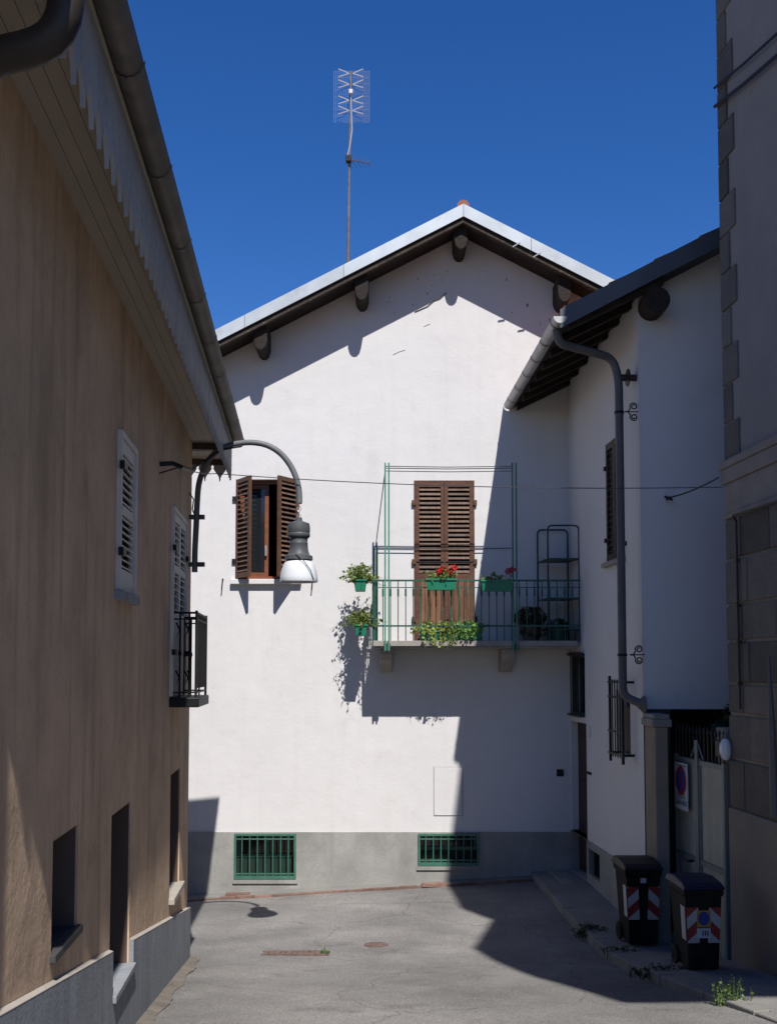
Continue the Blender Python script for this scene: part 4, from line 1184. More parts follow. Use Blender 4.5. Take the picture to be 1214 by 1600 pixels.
# driveway sign
a0, a1, c0, c1 = GW.rect(1056, 1196, 1077, 1260, .03)
c1 = GW.px(1076, 1194, .03)[1]; c0 = GW.px(1076, 1268, .03)[1]
sg = thing('no_parking_sign', GW.W((a0 + a1) / 2, -.045, c0), 'white driveway sign with blue and red no parking disc on the gate', 'sign')
mb = GW.mb(); mb.box(a0, a1, -.05, -.045, c0, c1); mb.box(a0 + .05, a0 + .07, -.045, -.02, c0 + .1, c1 - .1); mb.box(a1 - .07, a1 - .05, -.045, -.02, c0 + .1, c1 - .1)
mb.build('plate', M['labelwhite'], sg)
def disc(name, wall, a, c, r0, b_, m_, par, thick=.001):
    mb = MB(wall.T(a, b_, c) @ Matrix.Rotation(R(90), 4, 'X')); mb.lathe([(r0, 0), (r0, thick)], 24, close=True); return mb.build(name, m_, par)
am, cm = (a0 + a1) / 2, lerp(c0, c1, .62); rr = min((a1 - a0) * .42, .17)
disc('red_ring', GW, am, cm, rr, -.0505, M['labelred'], sg); disc('blue_disc', GW, am, cm, rr * .76, -.052, M['labelblue'], sg)
mb = GW.mb(); s_ = rr * .62; mb.bar((am - s_, -.0542, cm + s_), (am + s_, -.0542, cm - s_), .002, rr * .2, up=(0.7, 0, 0.7)); mb.build('red_slash', M['labelred'], sg)
def text(name, s, wall, a, b_, c, size, m_, par, maxw=None):
    cu = bpy.data.curves.new(name, 'FONT'); cu.body = s; cu.size = size; cu.align_x = 'CENTER'; cu.extrude = .0006
    to = bpy.data.objects.new(name, cu); me = bpy.data.meshes.new_from_object(to); bpy.data.objects.remove(to); bpy.data.curves.remove(cu)
    me.name = name; me.materials.clear(); me.materials.append(m_)
    ww = max(v.co.x for v in me.vertices) - min(v.co.x for v in me.vertices)
    sx = min(1, maxw / ww) if maxw else 1
    for v in me.vertices: v.co.x *= sx
    return place(me, name, par, wall.T(a, b_, c) @ Matrix.Rotation(R(90), 4, 'X'))
text('lettering', 'PASSO', GW, am, -.0515, lerp(c0, c1, .235), .075, M['textdark'], sg, (a1 - a0) * .6)
text('lettering', 'CARRABILE', GW, am, -.0515, lerp(c0, c1, .10), .075, M['textdark'], sg, (a1 - a0) * .88)
mb = GW.mb(); mb.box(a0 + .04, a1 - .04, -.0512, -.0502, lerp(c0, c1, .93), lerp(c0, c1, .95)); mb.build('print_line', M['textdark'], sg)
# shrub behind the gate
p = Vector((3.75, 11.35, gz0))
s_ = thing('shrub', p, 'dark leafy shrub growing behind the metal gate', 'shrub')
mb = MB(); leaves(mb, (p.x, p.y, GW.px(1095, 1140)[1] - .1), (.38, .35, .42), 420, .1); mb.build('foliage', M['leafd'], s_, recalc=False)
mb = MB(); mb.tube([p - Vector((0, 0, .15)), p + Vector((.03, 0, 1.0)), p + Vector((0, .02, 1.6))], [.03, .025, .012], 6)
for k in range(5): mb.tube([p + Vector((.02, 0, 1.0)), p + Vector((rnd.uniform(-.3, .3), rnd.uniform(-.25, .25), rnd.uniform(1.3, 1.7)))], [.014, .005], 5)
mb.build('stem', M['wood_dark'], s_)

# ================================================================== TAN TOWNHOUSE (left)
lc = at(297, 1045, 11.1)
LW = Wall((lc.x, lc.y, 0), (-1, -0.0765))      # a = 0 at the far corner, negative towards the camera
LA0 = -9.6                                     # near end of the wall
lh = thing('townhouse', (lc.x - 2, 7, ground(-2, 7)), 'tan plastered house on the left with scalloped eave trim', 'house')
ZS = 1.5 + 2.33                                # soffit height
o1 = (LW.px(82, 1400)[0], LW.px(121, 1400)[0], LW.px(82, 1496)[1] , LW.px(100, 1303)[1])
o1 = (o1[0], o1[1], LW.px(100, 1470)[1], o1[3])
o2 = (LW.px(173, 1400)[0], LW.px(203, 1400)[0], 0, LW.px(186, 1266)[1])
o2 = (o2[0], o2[1], LW.px(190, 1524)[1], o2[3])
o3 = (LW.px(266, 1300)[0], LW.px(281, 1300)[0], LW.px(272, 1392)[1], LW.px(272, 1207)[1])
u1 = (LW.px(184, 810)[0], LW.px(207, 810)[0], LW.px(183, 922)[1], LW.px(188, 684)[1])
u2 = (LW.px(268, 900)[0], LW.px(288, 900)[0], LW.px(266, 1088)[1], LW.px(269, 797)[1])
pa = [(LW.px(4, 1581)), (LW.px(83, 1535.6)), (LW.px(160, 1490)), (LW.px(240, 1450)), (LW.px(298, 1416))]
psl = (pa[-1][1] - pa[1][1]) / (pa[-1][0] - pa[1][0])
def ptop(a): return pa[-1][1] + psl * (a - pa[-1][0])
mb = LW.mb()
wall_face(mb, LA0, 0, -3.0, ZS + .3, [(*o1, .32), (*o2, .34), (*o3, .3), (*u1, .1), (*u2, .1)])
WX = -7.0
nN = LW.W(0, 0, 0); far = Vector((WX, nN.y + .4, 0)); near = LW.W(LA0, 0, 0); nearb = Vector((WX, near.y, 0))
lo_mb = MB()
for p, q in ((nN, far), (far, nearb), (nearb, near)):
    lo_mb.quad((p.x, p.y, -3), (q.x, q.y, -3), (q.x, q.y, ZS + .3), (p.x, p.y, ZS + .3))
mb.v += lo_mb.v; k0 = len(mb.v) - len(lo_mb.v); mb.f += [tuple(i + k0 for i in f) for f in lo_mb.f]
mb.build('wall', M['ochre'], lh, recalc=False)
# plinth following the slope, broken by the door
mb = LW.mb()
def prun(a0, a1):
    n = 6
    for i in range(n):
        x0, x1 = lerp(a0, a1, i / n), lerp(a0, a1, (i + 1) / n)
        mb.hexa([(x0, -.03, -3), (x1, -.03, -3), (x1, .05, -3), (x0, .05, -3), (x0, -.03, ptop(x0)), (x1, -.03, ptop(x1)), (x1, .05, ptop(x1)), (x0, .05, ptop(x0))])
prun(LA0, o2[0] - .04); prun(o2[1] + .01, .045)
x0, x1 = o2[0] - .04, o2[1] + .01
zs0, zs1 = o2[2] - .02, o2[2] - .02
mb.hexa([(x0, -.03, -3), (x1, -.03, -3), (x1, .05, -3), (x0, .05, -3), (x0, -.03, zs0), (x1, -.03, zs1), (x1, .05, zs1), (x0, .05, zs0)])
mb.build('plinth', M['lplinth'], lh, recalc=False)
mb = LW.mb()
for a0, a1 in ((LA0, o2[0] - .045), (o2[1] + .015, .045)):
    mb.hexa([(a0, -.031, ptop(a0) + .001), (a1, -.031, ptop(a1) + .001), (a1, 0, ptop(a1) + .001), (a0, 0, ptop(a0) + .001), (a0, -.03, ptop(a0) + .004), (a1, -.03, ptop(a1) + .004), (a1, -.002, ptop(a1) + .014), (a0, -.002, ptop(a0) + .014)])
mb.build('plinth_cap', M['cap'], lh)
# north return of the plinth
mb = MB(); p = LW.W(.045, -.045, 0); mb.box(p.x - 3, p.x - .02, p.y - .02, p.y + .03, -3, ptop(0) - .02); mb.build('plinth_return', M['lplinth'], lh)
# recessed boards / windows / door
mb = LW.mb(); mb.box(o1[0] - .02, o1[1] + .02, .24, .27, o1[2], o1[3]); bw = mb.build('ground_window', M['brownboard'], lh)
mb = LW.mb(); mb.box(o1[0] + .06, o1[1] - .06, .225, .24, o1[2] + .07, o1[3] - .06); mb.build('pane', M['glass'], bw)
mb = LW.mb(); mb.box(o1[0] - .03, o1[1] + .035, -.028, .2, o1[2] - .035, o1[2] + .005); mb.build('sill', M['darkstone'], lh, bevel=.006)
mb = LW.mb(); mb.box(o2[0] - .02, o2[1] + .02, .22, .27, o2[2], o2[3]); do = mb.build('house_door', M['brownboard'], lh)
for k in range(4):
    mb = LW.mb(); x0 = lerp(o2[0], o2[1], k / 4); x1 = lerp(o2[0], o2[1], (k + 1) / 4); mb.box(x0 + .004, x1 - .004, .205, .22, o2[2] + .02, o2[3] - .02); mb.build('plank', M['brownboard'], do)
for zz in (.35, .62):
    mb = LW.mb(); z = lerp(o2[2], o2[3], zz); mb.box(o2[0] + .03, o2[0] + .10, .185, .205, z, z + .04); mb.build('hinge', M['iron'], do)
mb = LW.mb(); mb.box(o2[0] - .03, o2[1] + .005, -.05, .3, o2[2] - .04, o2[2] + .005); mb.build('doorstep', M['lplinth'], lh, bevel=.006)
mb = LW.mb(); mb.box(o3[0] - .02, o3[1] + .02, .2, .23, o3[2], o3[3]); bw = mb.build('ground_window', M['brownboard'], lh)
mb = LW.mb(); mb.box(o3[0] + .06, o3[1] - .06, .188, .2, o3[2] + .06, o3[3] - .06); mb.build('pane', M['glass'], bw)
mb = LW.mb(); mb.box(o3[0] - .03, o3[1] + .04, -.05, .2, o3[2] - .05, o3[2] + .005); mb.build('sill', M['cap'], lh, bevel=.006)
for oo in (o1, o2, o3):                        # brown boards added to darken the recesses, standing in for their shade
    mb = LW.mb(); mb.box(oo[1] - .014, oo[1] - .002, .012, .2, oo[2], oo[3] - .015); mb.box(oo[0] + .002, oo[0] + .014, .012, .2, oo[2], oo[3] - .015); mb.box(oo[0] + .002, oo[1] - .002, .012, .2, oo[3] - .014, oo[3] - .002)
    mb.build('recess_shade_board', M['lining'], lh)
# white louvred shutters
def white_shutters(rc, nleaf, secs, dz=0.0):
    a0, a1, c0, c1 = rc
    mb = LW.mb(); mb.box(a0, a1, .035, .05, c0, c1); mb.build('gap_shade_backing', M['gap_shade'], lh)  # dark sheet added so the slat gaps read as shade
    mb = LW.mb(); t = .035
    mb.box(a0 - t, a0, -.03, .03, c0 - .0, c1 + t); mb.box(a1, a1 + t, -.03, .03, c0 - .0, c1 + t); mb.box(a0, a1, -.028, .03, c1, c1 + t)
    mb.build('window_surround', M['whitepaint'], lh)
    ww = (a1 - a0) / nleaf
    for k in range(nleaf):
        fr = leaf_frame(LW.T(a0 + k * ww + .004, -.018, c0 + .006), ww - .008, c1 - c0 - .012, [(s_[0], lerp(0, c1 - c0, s_[1]), lerp(0, c1 - c0, s_[2]), s_[3]) for s_ in secs], lh, M['whitepaint'], M['whitepaint'], M['whitepaint'], st=.05, t=.03, tilt=22, sd=.03)
        for zz in (.22, .78):
            mb = LW.mb(); z = lerp(c0, c1, zz); aa = a0 if k == 0 else a1
            mb.box(aa - .06, aa + .06, -.05, -.02, z, z + .05); mb.build('hinge', M['iron'], fr)
white_shutters(u1, 1, [('slats', .14, .50, 8), ('slats', .56, .90, 7)])
mb = LW.mb(); mb.box(u1[0] - .07, u1[1] + .07, -.05, .08, u1[2] - .06, u1[2] - .003); mb.build('sill', M['lplinth'], lh, bevel=.006)
white_shutters(u2, 2, [('planks', .08, .40, 2), ('slats', .45, .67, 6), ('slats', .71, .95, 7)])
# small balcony
bz1 = LW.px(266, 957)[1]; bz0 = LW.px(266, 1088)[1] - .01
na = LW.px(266, 1030)[0]; pj = .225
fa = na + .92
mb = LW.mb(); mb.box(na - .03, fa + .03, -pj - .03, .02, bz0 - .085, bz0); bl = mb.build('balcony', M['iron'], lh, bevel=.008)
def lrail(p, q, w_, h_): mb = LW.mb(); mb.bar(p, q, w_, h_); mb.build('rail', M['iron'], bl)
for z, s_ in ((bz1, .018), (bz1 - .055, .012), (bz0 + .045, .014)):
    lrail((na, 0, z), (na, -pj, z), s_, s_); lrail((fa, 0, z), (fa, -pj, z), s_, s_); lrail((na, -pj, z), (fa, -pj, z), s_, s_)
for aa in (na, fa): mb = LW.mb(); mb.bar((aa, -pj, bz0), (aa, -pj, bz1 + .02), .022, .022); mb.build('corner_post', M['iron'], bl)
for aa in (na, fa):
    for b_ in (-.02, -.085, -.165):
        mb = LW.mb(); mb.tube([(aa, b_, bz0), (aa, b_, bz1)], .009, 6); mb.tube([(aa, b_, lerp(bz0, bz1, .52) - .03), (aa, b_, lerp(bz0, bz1, .52)), (aa, b_, lerp(bz0, bz1, .52) + .03)], [.009, .018, .009], 6); mb.build('baluster', M['iron'], bl)
    for zc in (bz1 - .15, bz0 + .17):
        for b_ in (-.05, -.125):
            mb = LW.mb(); r_ = .032
            mb.tube([(aa, b_, zc + r_ * 2), (aa, b_ - r_, zc), (aa, b_, zc - r_ * 2), (aa, b_ + r_, zc), (aa, b_, zc + r_ * 2)], .008, 5); mb.build('diamond', M['iron'], bl)
mb = LW.mb(); mb.box(na + .015, fa - .015, -pj - .004, -pj + .004, bz0 + .08, bz1 - .012); mb.build('dark_panel', M['smoked'], bl)

# eaves
OV = .39; NE = 1.02                            # overhang along the lane and at the far end
ea0 = -8.8
ZG = 1.5 + 2.53
mb = LW.mb()
for k in range(4):
    b0, b1 = -OV + .10 + k * .0725, -OV + .10 + (k + 1) * .0725
    mbk = LW.mb(); mbk.box(ea0, NE - .12, b0 + .0015, b1 - .0015, ZS + rnd.uniform(0, .003), ZS + .025)
    mbk.build('soffit_plank', M['soffit'], lh)
for k in range(6):
    mbk = LW.mb(); y0_, y1_ = .06 + k * .14, .06 + (k + 1) * .14
    mbk.box(y0_ + .003, y1_ - .003, .003, 3.5, ZS + .001 + rnd.uniform(0, .004), ZS + .026); mbk.build('soffit_plank', M['soffit'], lh)
mb = LW.mb(); mb.box(NE - .115, NE - .095, -OV + .1, 3.0, ZS - .06, ZS + .02); mb.box(.01, .10, -OV + .1, 3.0, ZS - .07, ZS - .003); mb.build('eave_beam', M['brownboard'], lh)
# fascia + roof + gutter
mb = LW.mb(); mb.box(ea0, NE - .06, -OV + .071, -OV + .096, ZS - .02, ZG + .01); fas = mb.build('fascia', M['fascia'], lh)
mb = LW.mb(); mb.box(NE - .09, NE - .06, -OV + .10, 4.0, ZS + .03, ZG + .01); mb.build('fascia', M['fascia'], lh)
mb = LW.mb()
mb.add([(ea0, -OV - .02, ZG + .06), (NE + .02, -OV - .02, ZG + .06), (NE + .02, 5.4, ZG + .06), (ea0, 5.4, ZG + .06), (ea0, 2.2, ZG + 1.2), (NE - 2.6, 2.2, ZG + 1.2),
        (ea0, -OV - .02, ZG + .02), (NE + .02, -OV - .02, ZG + .02), (NE + .02, 5.4, ZG + .02), (ea0, 5.4, ZG + .02)],
       [(0, 1, 5, 4), (1, 2, 5), (2, 3, 4, 5), (0, 4, 3), (6, 9, 8, 7), (0, 6, 7, 1), (1, 7, 8, 2), (2, 8, 9, 3), (3, 9, 6, 0)])
mb.build('roof', M['terracotta'], lh)
gb = -OV - .02
mb = LW.mb(); prof = []
for k in range(9):
    t = math.pi + math.pi * k / 8; prof.append((.065 * math.cos(t), .075 * math.sin(t)))
inner = [(x_ * .92, z_ * .92) for x_, z_ in reversed(prof)]
pr = prof + inner; n = len(pr)
mb.add([(ea0, gb + x_, ZG + .04 + z_) for x_, z_ in pr] + [(NE + .03, gb + x_, ZG + .04 + z_) for x_, z_ in pr], [(i, i + n, (i + 1) % n + n, (i + 1) % n) for i in range(n)] + [tuple(range(n)), tuple(range(2 * n - 1, n - 1, -1))])
mb.add([(NE + .034, gb + x_, ZG + .04 + z_) for x_, z_ in prof], [tuple(range(9))])
lg = mb.build('gutter', M['old_gutter'], lh, smooth=True)
for k in range(11):
    aa = NE - .1 - k * .95
    mb = LW.mb(); pts = [(aa, gb + .071 * math.cos(math.pi + math.pi * i / 8), ZG + .04 + .081 * math.sin(math.pi + math.pi * i / 8)) for i in range(9)]
    mb.add(pts + [(p_[0] - .025, p_[1], p_[2]) for p_ in pts], [(i, i + 1, i + 10, i + 9) for i in range(8)]); mb.build('gutter_bracket', M['old_gutter'], lg)
# valance boards with cut-out pendants
def valance_mesh(w_, H):
    h = w_ / 2; e = .004
    pts = [(h - e, 0), (h - e, -.43 * H), (h * .86, -.445 * H), (h * .86, -.56 * H), (h - e, -.575 * H), (h - e, -.62 * H), (h * .78, -.655 * H), (h * .9, -.69 * H), (h * .70, -.755 * H), (h * .36, -.83 * H), (h * .13, -.90 * H), (0.004, -H)]
    poly = pts + [(-x_, z_) for x_, z_ in reversed(pts)]
    m_ = MB(); m_.prism(poly, -.009, .009); return m_.mesh('valance_board', M['valance'])
vw = .165; VH = .47
vme = valance_mesh(vw, VH); vz = 4.065
a = NE - .05 - vw / 2
while a > ea0 + .1:
    place(vme, 'valance_board', lh, LW.T(a, -OV + .06, vz + rnd.uniform(-.003, .003))); a -= vw
for k in range(6):
    place(vme, 'valance_board', lh, LW.T(NE - .048, -OV + .10 + vw / 2 + k * vw, vz) @ Matrix.Rotation(R(90), 4, 'Z'))
mb = LW.mb(); mb.box(ea0, NE - .03, -OV + .036, -OV + .0505, vz - .045, vz + .01); mb.build('trim_batten', M['fascia'], lh)
# downpipe elbow at top left
e_a = LW.px(112, 8, OV)[0]
P0 = LW.W(e_a + .0, -OV - .0, ZG - .02); Pm = at(92, 72, P0.y - .03)
q2 = LW.px(100, 66, OV); q3 = LW.px(-45, 96, .09)
pts = fillet([LW.W(q2[0], -OV - .02, ZG - .02), LW.W(q2[0], -OV, q2[1]), LW.W(q3[0], -.09, q3[1]), LW.W(q3[0] - .05, -.085, -1.4)], .13)
mb = MB(); mb.tube(pts, .058, 14); ldp = mb.build('downpipe', M['dark_pipe'], lh, smooth=True)
# wall-foot strip
mb = MB()
ws = [.10 + .02 * math.sin(i * .7) + rnd.uniform(-.012, .012) for i in range(91)]
for i in range(90):
    a0, a1 = lerp(LA0, .1, i / 90), lerp(LA0, .1, (i + 1) / 90)
    q = [LW.W(a0, -.02, 0), LW.W(a0, -.03 - ws[i], 0), LW.W(a1, -.03 - ws[i + 1], 0), LW.W(a1, -.02, 0)]
    mb.quad(*[Vector((p.x, p.y, ground(p.x, p.y) + (.035 if j in (0, 3) else .009))) for j, p in enumerate(q)])
tag(mb.build('gutter_strip', M['dirt'], recalc=False), kind='structure')

# ================================================================== STREET LAMP
LY = 10.88
sl_root = thing('street_lamp', LW.W(-.22, 0, at(306, 890, LY).z), 'swan neck wall lamp with grey housing and white dome on the tan house', 'lamp')
path = [(304.5, 894), (305, 860), (307, 820), (308.5, 785), (311, 757), (318, 735), (331, 713), (350, 699), (372, 693), (395, 691.5), (418, 696), (438, 708), (453, 726), (463, 747), (467.5, 768), (468, 786)]
def catmull(P, k=4):
    P = [P[0]] + list(P) + [P[-1]]; out = []
    for a, b, c, d_ in zip(P, P[1:], P[2:], P[3:]):
        for i in range(k):
            t = i / k; out.append(tuple(.5 * (2 * b[j] + (c[j] - a[j]) * t + (2 * a[j] - 5 * b[j] + 4 * c[j] - d_[j]) * t * t + (3 * b[j] - a[j] - 3 * c[j] + d_[j]) * t ** 3) for j in range(2)))
    return out + [P[-1]]
mb = MB(); mb.tube([at(x_, y_, LY) for x_, y_ in catmull(path)], .0295, 12); mb.build('swan_neck_arm', M['armgrey'], sl_root, smooth=True)
for y_ in (808, 882):
    p = at(306, y_, LY); mb = MB(); mb.bar((lc.x - .05, p.y, p.z), (p.x + .09, p.y, p.z), .045, .045); mb.build('wall_bracket', M['lampgrey'], sl_root)
pA = at(300, 705, LY + .1); 
lx = at(467, 860, LY).x
z = lambda y_: at(467, y_, LY).z
mb = MB()
for k in range(4):
    za = z(784 + k * 6.5); zb_ = z(784 + (k + 1) * 6.5 + 2)
    cm_ = (za + zb_) / 2; rr = (za - zb_) / 2
    ex = Vector((1, 0, 0)) if k % 2 else Vector((0, 1, 0))
    mb.tube(arc((lx, LY, cm_), 1, 0, 2 * math.pi, 12, ex * .018, Vector((0, 0, rr))), .004, 5)
mb.build('chain', M['chrome'], sl_root)
s_ = 1 / 156.2
def Z(y_): return z(y_)
mb = MB(); prof = [(.002, Z(808)), (.03, Z(809)), (.035, Z(814)), (.07, Z(816)), (.105, Z(818)), (.112, Z(824)), (.113, Z(831)), (.108, Z(833)), (.113, Z(834)), (.112, Z(838)), (.098, Z(841)), (.088, Z(842)), (.088, Z(848)), (.092, Z(849)), (.09, Z(850)), (.094, Z(859)), (.108, Z(866)), (.112, Z(867)), (.138, Z(869)), (.142, Z(875)), (.01, Z(875.5))]
mb.lathe(prof, 32, c=(lx, LY, 0)); mb.build('housing', M['lampgrey'], sl_root, smooth=True)
mb = MB(); prof = [(.125, Z(876.5)), (.142, Z(879)), (.162, Z(885)), (.178, Z(893)), (.187, Z(902)), (.19, Z(908)), (.186, Z(909.5)), (.18, Z(908)), (.172, Z(895)), (.13, Z(882)), (.02, Z(879))]
mb.lathe(prof, 36, c=(lx + .003, LY, 0)); mb.build('dome_shade', M['opal'], sl_root, smooth=True)
mb = MB(); mb.tube([(lx - .02, LY - .14, Z(868)), (lx + .06, LY - .16, Z(878)), (lx + .13, LY - .155, Z(893)), (lx + .16, LY - .12, Z(908))], .0045, 5); mb.build('lamp_cable', M['wire'], sl_root)
# wall insulators and cable feeding the lamp
wa = LW.W(LW.px(250, 725)[0], 0, LW.px(250, 725)[1])
br = thing('cable_anchor', wa, 'twisted black cable anchor on the tan wall under the eave', 'bracket')
mb = MB(); mb.tube([wa, wa + Vector((.10, .02, .01)), wa + Vector((.16, .08, -.01))], .02, 6); mb.tube([wa + Vector((.0, -.02, -.08)), wa + Vector((.15, .07, -.01))], .006, 5); mb.build('hook', M['iron'], br)
def cable(name, pts, r_, label, m_='cable', sag=0.0, group=None):
    pts = [Vector(p) for p in pts]
    if len(pts) == 2:
        a, b = pts; pts = [a.lerp(b, i / 16) - Vector((0, 0, sag * 4 * (i / 16) * (1 - i / 16))) for i in range(17)]
    mb = MB(); mb.tube(pts, r_, 6); return tag(mb.build(name, M[m_], None, smooth=True), label, 'cable', group)
A_ = at(338, 740, LY + .02); B_ = TW.W(-.03, -.03, TW.px(1124, 765)[1])
cable('overhead_cable', [A_, B_], .0045, 'thin grey wire strung across the lane before the white facade', 'wire', .06)
cable('overhead_cable', [wa + Vector((.14, .07, -.012)), A_], .0045, 'thin grey wire from the tan wall anchor to the lamp neck', 'wire', .02)
cable('overhead_cable', [wa + Vector((.15, .07, 0)), at(300, 733, 10.2), at(318, 722, LY - .1), at(345, 703, LY - .05), at(378, 697, LY - .035)], .011, 'black cable running from the tan wall up the lamp arm', 'cable')
cable('overhead_cable', [at(296, 770, 10.8), at(303, 780, 10.84), at(301, 796, 10.86), at(305, 806, 10.87)], .007, 'short black cable looping beside the lamp bracket', 'cable')
# anchor on side-house front wall with stay wire to the stone building
a_, c_ = SF.px(1042, 780); p = SF.W(a_, 0, c_)
an = thing('cable_anchor', p, 'small dark wall anchor on the shaded white front wall', 'bracket')
mb = MB(); mb.tube([p + Vector((0, .01, 0)), p - Vector((0, .12, 0))], .018, 6); mb.tube([p - Vector((-.04, .08, .02)), p - Vector((.05, .08, -.02))], .012, 6); mb.build('hook', M['iron'], an)
q = TW.W(.05, -.05, TW.px(1122, 752)[1])
cable('stay_wire', [p - Vector((0, .11, 0)), q + Vector((-.03, .06, 0))], .009, 'slanting dark stay wire between side house wall and stone corner', 'cable', .02)
for i, (y0_, y1_, r_) in enumerate(((131, 52, .013), (161, 86, .018))):
    p0 = TW.W(-.0, -.045, TW.px(1121, y0_, .04)[1]); a1_, c1_ = TW.px(1214, y1_, .05)
    p1 = TW.W(a1_, -.05, c1_); dd_ = p1 - p0
    cable('facade_cable', [p0, p0.lerp(p1, .5) + Vector((0, 0, -.01)), p1, p0 + dd_ * 1.5], r_, ('upper' if i == 0 else 'lower, thicker') + ' black cable crossing the top of the stone building', 'cable')
# ================================================================== ANTENNA
AY = F + 1.6
base = at(543, 404, AY)
zr = rake(base.x) 
an = thing('television_antenna', (base.x, AY, zr - .05), 'grid television antenna on a thin rusty mast above the white gable', 'antenna')
tp_ = at(548.5, 112, AY)
mb = MB(); mb.tube([(base.x, AY, zr - .1), (base.x + .02, AY, lerp(zr, tp_.z, .5)), (tp_.x, AY, tp_.z)], [.028, .022, .016], 8); mb.build('mast', M['mast'], an, smooth=True)
l, r2 = at(522, 150, AY + .08).x, at(577, 150, AY + .08).x; t_, b_ = at(550, 111, AY + .08).z, at(550, 191, AY + .08).z
mb = MB()
for k in range(19):
    x_ = lerp(l, r2, k / 18); mb.tube([(x_, AY + .08, b_), (x_, AY + .08, t_)], .0018, 4)
for k in range(9):
    z_ = lerp(b_, t_, k / 8); mb.tube([(l, AY + .08, z_), (r2, AY + .08, z_)], .0016, 4)
mb.build('reflector_grid', M['antenna'], an)
for y_ in (117, 134, 159, 175):
    zc = at(550, y_, AY).z
    for s in (-1, 1):
        for v in (-1, 1):
            mb = MB(); mb.tube([(tp_.x + s * .03, AY - .04, zc), (tp_.x + s * .09, AY - .05, zc + v * .025), (tp_.x + s * .20, AY - .06, zc + v * .065)], .0095, 5); mb.build('dipole_arm', M['antenna'], an)
mb = MB(); zc = at(550, 146, AY).z; mb.box(tp_.x - .03, tp_.x + .03, AY - .08, AY - .02, zc - .035, zc + .035); mb.build('junction_box', M['whitepaint'], an, bevel=.006)
mb = MB(); mb.tube([(tp_.x - .0, AY - .03, zc - .04), (tp_.x + .02, AY - .03, at(550, 205, AY).z), (base.x + .035, AY - .03, at(550, 230, AY).z), (base.x - .03, AY - .03, at(550, 255, AY).z)], .009, 5); mb.build('coax_cable', M['antenna'], an)
zc = at(546, 252, AY).z
mb = MB(); mb.tube([(base.x + .01, AY - .05, zc), (base.x + .38, AY - .35, zc - .2)], .009, 5); mb.build('boom', M['mast'], an)
for k in range(6):
    p = Vector((base.x + .01, AY - .05, zc)).lerp(Vector((base.x + .38, AY - .35, zc - .2)), k / 5); mb = MB(); mb.tube([p + Vector((-.06, .0, .13 - .01 * k)), p - Vector((-.06, 0, .13 - .01 * k))], .003, 4); mb.build('director', M['mast'], an)
mb = MB(); mb.box(base.x - .03, base.x + .06, AY - .07, AY + .03, zc - .03, zc + .08); mb.build('amplifier', M['iron'], an, bevel=.01)

